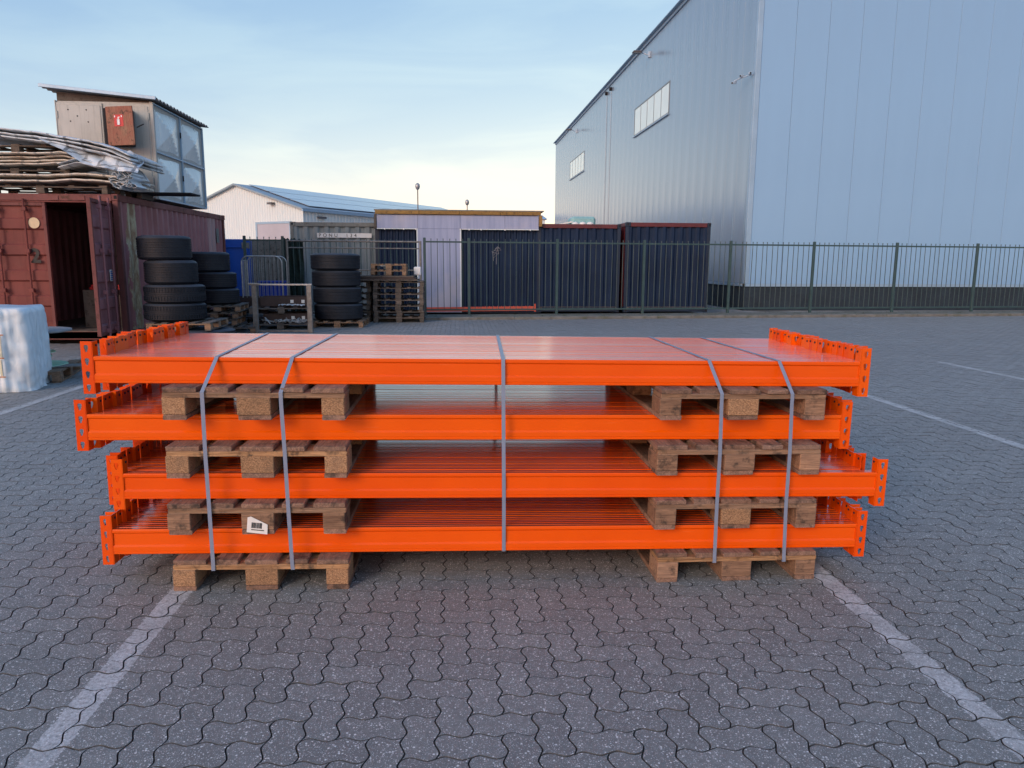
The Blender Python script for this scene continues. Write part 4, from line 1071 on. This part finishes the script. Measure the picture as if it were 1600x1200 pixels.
tag(nm.build('netting_roll', 'net'), 'dark green netting hung behind the fence left of the grey-blue container', 'netting')
# small white lamp on a stick behind the tyres
wl = empty('white_dish', (-2.08, 21.2, 0), (0, 0, 0), 'small white dish on a thin post behind the free-standing tyre stack', 'dish')
MB().tube([(0, 0, 0), (0, 0, 1.36)], .018, 8).build('post', 'galvd', wl)
MB().lathe([(.0, 1.34), (.10, 1.37), (.135, 1.40), (.12, 1.43), (0, 1.44)], 20).build('dish', 'white', wl, True)

# ------------------------------------------------------------------ steel cabinet on the container
cb = empty('steel_cabinet', (-7.98, 15.9, 2.74), (0, 0, 0), 'tall steel cabinet with diamond-pressed side panels and corrugated roof, on the red container', 'cabinet')
CW, CL, CH = 1.88, 2.92, 1.90
MB().box(.02, CW-.03, .03, CL, 0, CH-.01).build('carcass', 'cabf', cb)
for a, b in ((.02, .90), (.94, CW-.06)):
    d = MB().box(a, b, .0, .028, .02, CH-.04, .004).build('door', 'cabf', cb)
    MB().box(a+.03, b-.03, -.012, -.0015, .06, CH-.09, .006).build('pressed_panel', 'cabf', d)
    for z in (.3, 1.55): MB().box(a+.005 if a < .5 else b-.035, (a+.03) if a < .5 else b-.01, -.03, -.013, z, z+.14, .004).build('hinge', 'cabf', d)
    if a < .5:
        for (x, z) in ((.25, 1.72), (.42, 1.60), (.60, 1.72), (.28, 1.50), (.62, 1.49)):
            MB().tube([(x, -.016, z), (x, -.011, z)], .014, 8).build('bolt', 'dark', d)
MB().box(.0, .018, -.01, CL, 0, CH, .003).build('corner_strip', 'cabf', cb)
MB().box(CW-.055, CW+.012, -.012, .045, 0, CH, .004).build('corner_strip', 'cabf', cb)
rr = random.Random(8)
for iy in range(2):
    for iz in range(2):
        y0, y1 = .06+iy*1.41, .06+(iy+1)*1.41-.03; z0, z1 = .03+iz*.93, .03+(iz+1)*.93-.03
        m = MB(); N = 13
        for j in range(N):
            for i in range(N):
                u, v_ = i/(N-1), j/(N-1)
                pyr = 1-max(abs(u-.5), abs(v_-.5))*2
                m.v.append((CW-.05+.13*pyr+.006*math.sin(7*u+3*v_+iy)*(pyr > .05), y0+(y1-y0)*u, z0+(z1-z0)*v_))
        m.f = [(j*N+i, j*N+i+1, (j+1)*N+i+1, (j+1)*N+i) for j in range(N-1) for i in range(N-1)]
        m.build('side_panel', 'cabs', cb)
for z in (.0, .93, CH-.035): MB().box(CW-.03, CW+.01, .046, CL, z, z+.032, .004).build('side_rail', 'trim', cb)
for y in (1.455, CL-.03): MB().box(CW-.03, CW+.012, y, y+.03, .033, CH-.036, .004).build('side_stile', 'trim', cb)
for z in (.5, 1.42): MB().box(CW+.012, CW+.035, 1.38, 1.40, z, z+.12).build('handle', 'dark', cb)
rfm = MB(); npit = 17; N = npit*8
for i in range(N+1):
    y = -.10+(CL+.22)*i/N; c = .022*math.sin(2*math.pi*i/8)
    for x, z in ((-.22, .25), (.5, .185), (CW+.12, .05)): rfm.v.append((x, y, CH+z+c)); rfm.v.append((x, y, CH+z+c-.008))
for i in range(N):
    o = i*6
    for q in (0, 2): rfm.f += [(o+q, o+6+q, o+8+q, o+2+q), (o+q+1, o+q+3, o+q+9, o+q+7)]
    rfm.f += [(o, o+1, o+7, o+6), (o+4, o+10, o+11, o+5)]
rfm.f += [(0, 2, 3, 1), (2, 4, 5, 3)]; e = N*6; rfm.f += [(e, e+1, e+3, e+2), (e+2, e+3, e+5, e+4)]
rfm.build('roof_sheet', 'roofsheet', cb)
MB().box(-.22, CW+.13, -.135, -.104, -.03, .035, .005).build('roof_edge', 'trim', cb, loc=(0, 0, CH+.232), rot=(0, .091, 0))
for y in (.1, CL-.15): MB().add([(.0, y, CH), (CW, y, CH), (CW, y, CH+.02), (.0, y, CH+.18), (.0, y+.05, CH), (CW, y+.05, CH), (CW, y+.05, CH+.02), (.0, y+.05, CH+.18)], [(0, 1, 2, 3), (7, 6, 5, 4), (0, 4, 5, 1), (1, 5, 6, 2), (2, 6, 7, 3), (3, 7, 4, 0)]).build('roof_batten', 'oldwood', cb)
# fire box hanging on the door
fb = empty('extinguisher_box', (-7.98+1.10, 15.9-.03, 2.74+.98), (0, 0, 0), 'weathered wooden box with a red fire extinguisher sign on the cabinet door', 'box')
MB().box(-.08, .42, -.22, .0, .04, .74, .008).build('body', 'dark', fb)
dr = MB().box(0, .56, -.028, 0, 0, .74, .006).build('door', 'woodred', fb, loc=(.0, -.225, .02), rot=(0, -.02, -.18))
sg = MB().box(.17, .36, -.032, -.0285, .36, .58).build('sign', 'red', dr)
MB().box(.235, .290, -.036, -.0325, .385, .50, .012).box(.252, .273, -.036, -.0325, .501, .525).box(.252, .30, -.036, -.0325, .526, .538).build('pictogram', 'white', sg)
for x in (.19, .33):
    MB().box(x-.01, x+.01, -.036, -.0325, .53, .565).build('flame_mark', 'white', sg)
MB().tube([(.56, -.24, .38), (.70, -.26, .44)], .012, 6).build('latch', 'dark', fb)

# ------------------------------------------------------------------ pallets and tarpaulins on the container
ZT = LC[2]+HH+.002
topg = 'pallets stacked on the roof of the red container'
pallet((-8.55, 13.98, ZT), (0, 0, .0), 'dark pallet lying directly on the front edge of the red container roof', topg, 2.30, 1.2, ('oldwoody', 'oldwood', 'oldwood'), seed=80)
pallet((-8.75, 14.02, ZT+.285), (0, 0, .01), 'dark pallet between the folded tarpaulins on the container', topg, 1.85, 1.1, ('oldwoody', 'oldwood', 'oldwood'), seed=81)
pallet((-8.80, 14.02, ZT+.70), (0, 0, .0), 'uppermost pallet under the draped tarpaulin on the container', topg, 2.05, 1.1, ('oldwoody', 'oldwood', 'oldwood'), seed=82)
def sheet_bundle(path, y0, y1, thick, mat, label, seed, ny=34, wr=.03, layers=4, loc=(0, 0, 0), drape=None):
    """folded tarpaulin: several stacked plies following a path in x-z, wrinkled, with rolled front edges"""
    from mathutils import noise
    rg = random.Random(seed); m = MB(); m.uv = []
    P = [Vector((x, 0, z)) for x, z in path]
    dense = []
    for i in range(len(P)-1):
        k = max(2, int((P[i+1]-P[i]).length/.045))
        for q in range(k): dense.append(P[i].lerp(P[i+1], q/k))
    dense.append(P[-1]); nd = len(dense)
    # smooth the path
    for _ in range(3): dense = [dense[0]]+[(dense[i-1]+dense[i]*2+dense[i+1])/4 for i in range(1, nd-1)]+[dense[-1]]
    for ly in range(layers):
        o = len(m.v); dz = thick*ly/max(1, layers-1)
        sh_ = rg.uniform(-.05, .05); cut = rg.uniform(0, .06)
        ring = ny
        for i, p in enumerate(dense):
            s = i/(nd-1)
            for j in range(ring):
                # closed flattened loop section in y-z
                a = 2*math.pi*j/ring
                ca, sa = math.cos(a), math.sin(a)
                hy = (y1-y0)/2*(1-cut); yy = (y0+y1)/2+sh_+hy*math.copysign(abs(ca)**.22, ca)
                tz_ = thick/max(1, layers)*.52*math.copysign(abs(sa)**.6, sa)
                nv = noise.noise(Vector((p.x*2.6+seed, yy*2.2, ly*3.1)))*wr+noise.noise(Vector((p.x*8+seed, yy*7, ly*5.0)))*wr*.45
                dx = noise.noise(Vector((yy*3.3, ly*2.7+seed, 1.1)))*.07*s*s
                m.v.append((p.x+dx, yy+nv*.6, p.z+dz+tz_+nv*(.35+.9*s))); m.uv.append((p.x, yy))
        for i in range(nd-1):
            for j in range(ring):
                j2 = (j+1) % ring; m.f.append((o+i*ring+j, o+i*ring+j2, o+(i+1)*ring+j2, o+(i+1)*ring+j))
        m.f.append(tuple(o+j for j in range(ring))); m.f.append(tuple(o+(nd-1)*ring+j for j in range(ring))[::-1])
    if drape:
        NA, NB_ = 60, 22
        for ply in range(2):
            o = len(m.v)
            for i in range(NA):
                t = i/(NA-1)*(len(drape)-1); k = min(int(t), len(drape)-2); q = t-k
                a = Vector(drape[k][0]).lerp(Vector(drape[k+1][0]), q); b = Vector(drape[k][1]).lerp(Vector(drape[k+1][1]), q)
                for j in range(NB_):
                    r = j/(NB_-1); p = a.lerp(b, r)
                    f = .05*noise.noise(Vector((p.x*3, r*1.3, 2.2)))+.035*noise.noise(Vector(((p.x+p.z*1.4)*7, r*.8, 5.1)))+.010*noise.noise(Vector((p.x*16, r*9, 1)))
                    bl = math.sin(math.pi*r)*.05
                    m.v.append((p.x, p.y-f-bl+.02*ply, p.z+f*.5+.01*ply)); m.uv.append((p.x, p.z*1.2))
            m.f += [(o+i*NB_+j, o+(i+1)*NB_+j, o+(i+1)*NB_+j+1, o+i*NB_+j+1) for i in range(NA-1) for j in range(NB_-1)]
    ob_ = m.build('tarpaulin', mat, None, True)
    return tag(ob_, label, 'tarpaulin', 'tarpaulins piled on the red container')
z0 = ZT
sheet_bundle([(-8.9, z0+.20), (-7.2, z0+.20), (-6.75, z0+.24), (-6.1, z0+.20), (-5.86, z0+.16)], 13.86, 15.1, .10, 'tarpb', 'lowest folded cream tarpaulin with a crumpled end at the container corner', 3, wr=.016, layers=2)
sheet_bundle([(-8.9, z0+.48), (-7.3, z0+.50), (-6.95, z0+.53), (-6.72, z0+.49)], 13.88, 15.1, .17, 'tarpb', 'middle bundle of dirty cream folded tarpaulins between two pallets', 5, wr=.018, layers=4)
sheet_bundle([(-8.9, z0+1.03), (-8.1, z0+.96), (-7.1, z0+.86), (-6.5, z0+.76), (-6.05, z0+.66), (-5.72, z0+.50)], 13.82, 15.25, .13, 'tarp', 'top white printed tarpaulin draped over the pallets and sloping down to the right', 9, wr=.03, layers=3,
    drape=[((-7.35, 14.35, z0+1.02), (-7.25, 13.80, z0+.90)), ((-6.95, 14.35, z0+.98), (-6.85, 13.74, z0+.72)), ((-6.55, 14.35, z0+.90), (-6.50, 13.70, z0+.50)), ((-6.2, 14.30, z0+.83), (-6.12, 13.70, z0+.40)), ((-5.90, 14.25, z0+.76), (-5.80, 13.72, z0+.37)), ((-5.66, 14.2, z0+.58), (-5.62, 13.75, z0+.36))])
sheet_bundle([(-6.98, z0+.42), (-6.62, z0+.52), (-6.25, z0+.42), (-5.92, z0+.40), (-5.78, z0+.22)], 13.80, 14.7, .06, 'tarp', 'short crumpled end of white tarpaulin hanging below the draped one', 13, wr=.06, layers=3)
# crumpled rolled loops at the corner
cr = MB(); rg = random.Random(5)
for k in range(15):
    cx, cz = -5.92+rg.uniform(-.10, .14), z0+.16+rg.uniform(-.10, .16); rr0 = rg.uniform(.04, .10); a0 = rg.uniform(0, 6); seg = 12; turn = rg.uniform(2.5, 5.4)
    y0_, y1_ = 13.80+rg.uniform(-.06, .05), 14.3; o = len(cr.v)
    for i in range(seg+1):
        a = a0+turn*i/seg; r = rr0*(1+.35*math.sin(3*a+k))
        for y in (y0_+rg.uniform(-.012, .012), y1_): cr.v.append((cx+1.25*r*math.cos(a), y, cz+.8*r*math.sin(a)))
    cr.f += [(o+2*i, o+2*i+2, o+2*i+3, o+2*i+1) for i in range(seg)]
co = cr.build('tarpaulin', 'tarp'); tag(co, 'crumpled rolled loops of grey tarpaulin at the corner of the container roof', 'tarpaulin', 'tarpaulins piled on the red container')
sol = co.modifiers.new('solid', 'SOLIDIFY'); sol.thickness = .006
# dark boards sticking out beside the tarpaulins
b = MB().box(-6.30, -5.15+.0, 15.0, 15.55, ZT+.10, ZT+.13, .004).build('board_sheet', 'dark'); tag(b, 'dark ragged board jutting out beneath the cabinet on the container roof', 'board')
for k, x in enumerate((-6.35, -6.15)):
    b = MB().box(x, x+.10, 14.95, 15.5, ZT, ZT+.098, .004).build('wood_block', 'oldwood'); tag(b, ['left', 'right'][k]+' small wood block under the dark jutting board', 'wood block', 'blocks under the jutting board')

# ------------------------------------------------------------------ cable drum on a pallet, white wrapped bundle
pallet((-5.92, 9.05, 0), (0, 0, .26), 'pale new pallet under the green cable drum', None, 1.05, 1.2, ('decklight', 'decklight', 'decklight'), seed=90)
cdm = empty('cable_drum', (-5.52, 9.80, .146), (0, 0, 0), 'mint green cable drum with grey round flange beside the white bundle', 'cable drum')
MB().lathe([(0, .445), (.50, .445), (.505, .455), (.50, .468), (0, .468)], 56).build('flange', 'drumgrey', cdm)
MB().lathe([(0, .0), (.42, .0), (.425, .010), (.42, .022), (0, .022)], 56).build('flange', 'mint', cdm)
MB().lathe([(.225, .0225), (.225, .444)], 40).build('core', 'mint', cdm, True)
for z, r in ((.10, .25), (.155, .30)): MB().lathe([(.226, z), (r, z+.02), (r, z+.028), (.226, z+.012)], 40).build('rim', 'mint', cdm)
b = MB().obox((-5.05, 9.75, .156), .42, .26, .012, (1, .4, 0), ch=.002).build('board_sheet', 'board'); tag(b, 'grey offcut sheet on the pale pallet beside the drum', 'board')
# bundle: rounded box with wrinkles
from mathutils import noise as mnoise
bgm = MB(); bgm.uv = []
bx0, bx1, by0, by1, bz1 = -1.15, 0.0, 0.0, 1.0, .95
def bagpt(u, v_):
    # u around (0..1), v up
    per = [(bx1, by0+.0), (bx1, by1), (bx0, by1), (bx0, by0)]
NU, NV = 168, 56
for j in range(NV+1):
    v_ = j/NV
    for i in range(NU):
        a = 2*math.pi*i/NU; ca, sa = math.cos(a), math.sin(a)
        k = 1/max(abs(ca), abs(sa)); e_ = 1/((abs(ca)**14+abs(sa)**14)**(1/14))
        x, y = .575*ca*e_, .5*sa*e_
        z = v_*bz1
        tp = 1-.03*v_
        f = mnoise.noise(Vector((x*5, y*5, z*1.6)))*.034+(abs(mnoise.noise(Vector((x*11, y*11, z*1.3+2))))-.2)*.060+(abs(mnoise.noise(Vector((x*24+z*3, y*24, z*5))))-.2)*.030
        low = max(0, 1-v_*4.5); f += low*(.0+.06*mnoise.noise(Vector((x*7, y*7, z*9))))
        f -= .035*max(0, (v_-.93)/.07)**2
        r_ = math.hypot(ca, sa); bgm.v.append((x*tp+ca*f, y*tp+sa*f, max(.002, z+.012*mnoise.noise(Vector((x*4, y*4, 3)))*v_))); bgm.uv.append((i/NU, v_))
bgm.f = [(j*NU+i, j*NU+(i+1) % NU, (j+1)*NU+(i+1) % NU, (j+1)*NU+i) for j in range(NV) for i in range(NU)]
bgm.f.append(tuple(NV*NU+i for i in range(NU)))
bag = bgm.build('wrapped_bundle', 'bag', None, True, loc=(-5.57, 9.02, 0), rot=(0, 0, -.0))
bag.rotation_euler = (0, 0, .30)
tag(bag, 'white wrapped square bundle with orange scale marks at the left edge', 'bundle')
def bagmark(x, z, wx, wz, mat):
    fr = [v for v in bgm.v if v[1] < -.40]
    def ys(px, pz):
        q = sorted(fr, key=lambda v: (v[0]-px)**2+(v[2]-pz)**2)[:3]; return min(v[1] for v in q)-.004
    m = MB(); n = max(2, int(max(wx, wz)/.02)); h = wx > wz
    for i in range(n+1):
        t = i/n-.5
        for sg_ in (-.5, .5):
            px, pz = (x+t*wx, z+sg_*wz) if h else (x+sg_*wx, z+t*wz)
            m.v.append((px, ys(px, pz), pz))
    m.f = [(2*i, 2*i+1, 2*i+3, 2*i+2) for i in range(n)]
    m.build('print_mark', mat, bag)
for x, z, wx, wz, mt in ((.28, .66, .075, .012, 'bagprint'), (.27, .40, .075, .012, 'bagprint'), (.26, .185, .085, .012, 'bagprint'), (.08, .185, .09, .012, 'bagprint'), (.28, .53, .022, .24, 'bagprinty'), (.265, .29, .022, .19, 'bagprinty')):
    bagmark(x, z, wx, wz, mt)

# ------------------------------------------------------------------ far hall with solar roof
ax_ = math.radians(33)
hl = empty('farm_hall', (-9.5, 47.0, 0), (0, 0, -ax_), 'cream corrugated hall with solar panels on its roof, far behind the containers', 'hall')
# local: x towards -gable (E at 0, gable to -x), y along the axis
HWd, HE, HA, HLn = 5.75, 4.68, 6.36, 23.5
def gtop(q): return HE+(HA-HE)*(1-abs(q+HWd)/HWd)
corr(-2*HWd, -.0, 0, 5, .22, .035, top=gtop).build('gable_wall', 'hallwall', hl)
rotz(corr(0, HLn, 0, HE, .30, .035), math.pi/2, (0, 0, 0)).build('side_wall', 'hallwall', hl)
MB().box(-2*HWd+.05, -.08, .1, HLn, 0, HE-.02).build('inner_body', 'backing', hl)
def quad_slab(p, n, t, name, mat, parent):
    p = [Vector(q) for q in p]; nn_ = Vector(n)*t
    m = MB().add([*p, *[q+nn_ for q in p]], [(3, 2, 1, 0), (4, 5, 6, 7), (0, 1, 5, 4), (1, 2, 6, 5), (2, 3, 7, 6), (3, 0, 4, 7)])
    return m.build(name, mat, parent)
nr_ = Vector((HA-HE, 0, HWd)).normalized(); nl_ = Vector((-(HA-HE), 0, HWd)).normalized()
roofR = quad_slab([(.12, -.25, HE-.03), (.12, HLn+.2, HE-.03), (-HWd, HLn+.2, HA+.005), (-HWd, -.25, HA+.005)], nr_, .10, 'roof', 'hallroof', hl)
quad_slab([(-2*HWd-.12, -.25, HE-.03), (-HWd-.001, -.25, HA+.005), (-HWd-.001, HLn+.2, HA+.005), (-2*HWd-.12, HLn+.2, HE-.03)], nl_, .10, 'roof', 'hallroof', hl)
d_ = Vector((-HWd, 0, HA-HE)).normalized()
for rI in range(3):
    for k in range(13):
        a = .35+rI*1.87; y = .9+k*1.72
        p0 = Vector((0, y, HE))+d_*a+nr_*.16; p1 = p0+d_*1.78
        quad_slab([p0, p0+Vector((0, 1.69, 0)), p1+Vector((0, 1.69, 0)), p1], nr_, .03, 'solar_panel', 'solar', roofR)
MB().box(.125, .24, -.25, HLn+.2, HE-.12, HE+.02).build('gutter', 'trim', hl)
gd = MB().box(-3.95, -1.15, -.05, -.01, 0, 3.85).build('door', 'halldoor', hl)
MB().box(-4.10, -3.96, -.07, -.005, 0, 3.99).box(-1.14, -1.0, -.07, -.005, 0, 3.99).box(-3.955, -1.145, -.07, -.005, 3.86, 3.99).build('door_frame', 'trim', gd)
MB().box(-2.75, -2.35, -.30, -.01, 5.05, 5.17).build('wall_lamp', 'lampgrey', hl)
MB().box(.02, .16, 1.2, 1.9, 4.2, 4.32).build('wall_lamp', 'lampgrey', hl)
MB().box(.02, .30, 8.4, 11.8, 3.7, 4.45).build('side_door', 'halldoor', hl)
# ------------------------------------------------------------------ masts, machine, far roof
for i, (x, y, z, lab) in enumerate(((-3.15, 60, 7.45, 'taller thin mast with round vent head behind the hall roof'), (.88, 70, 7.05, 'shorter thin mast with round vent head above the timber-topped shelter'))):
    t = empty('mast', (x, y, 0), (0, 0, 0), lab, 'mast', 'thin masts on the skyline')
    MB().tube([(0, 0, 0), (0, 0, z-.3)], .05, 6).build('pole', 'galvd', t)
    MB().lathe([(0, z-.35), (.14, z-.22), (.19, z-.05), (.17, z+.12), (.06, z+.22), (0, z+.24)], 14).build('vent_head', 'galv', t, True)
tm = empty('tank_machine', (4.58, 30, 0), (0, 0, 0), 'pale teal machine housing showing above the dark containers', 'machine')
MB().box(0, 1.0, 0, 1.2, 2.6, 3.36, .09).build('housing', 'teal', tm); MB().box(.05, .95, .1, 1.1, 0, 2.598, .02).build('base', 'galvd', tm)
for x in (.15, .45, .75): MB().lathe([(0, 2.95), (.12, 2.99), (.14, 3.05), (.12, 3.11), (0, 3.15)], 14, cx=x, cy=-.05).build('cap', 'white', tm)
MB().obox((-.55, .3, 3.02), 1.2, .5, .05, (1, 0, .22)).build('chute', 'white', tm)
fr_ = empty('far_shed', (1.5, 95, 0), (0, 0, 0), 'low cream shed on the horizon between shelter and warehouse', 'shed')
MB().box(0, 9.6, 0, 12, 0, 7.0).build('wall', 'hallwall', fr_)
MB().add([(-.2, -.3, 7.01), (9.9, -.3, 7.01), (9.9, 12.3, 7.01), (-.2, 12.3, 7.01), (-.2, 6, 7.9), (9.9, 6, 7.9)], [(0, 1, 5, 4), (2, 3, 4, 5), (0, 4, 3), (1, 2, 5), (0, 3, 2, 1)]).build('roof', 'trim', fr_)
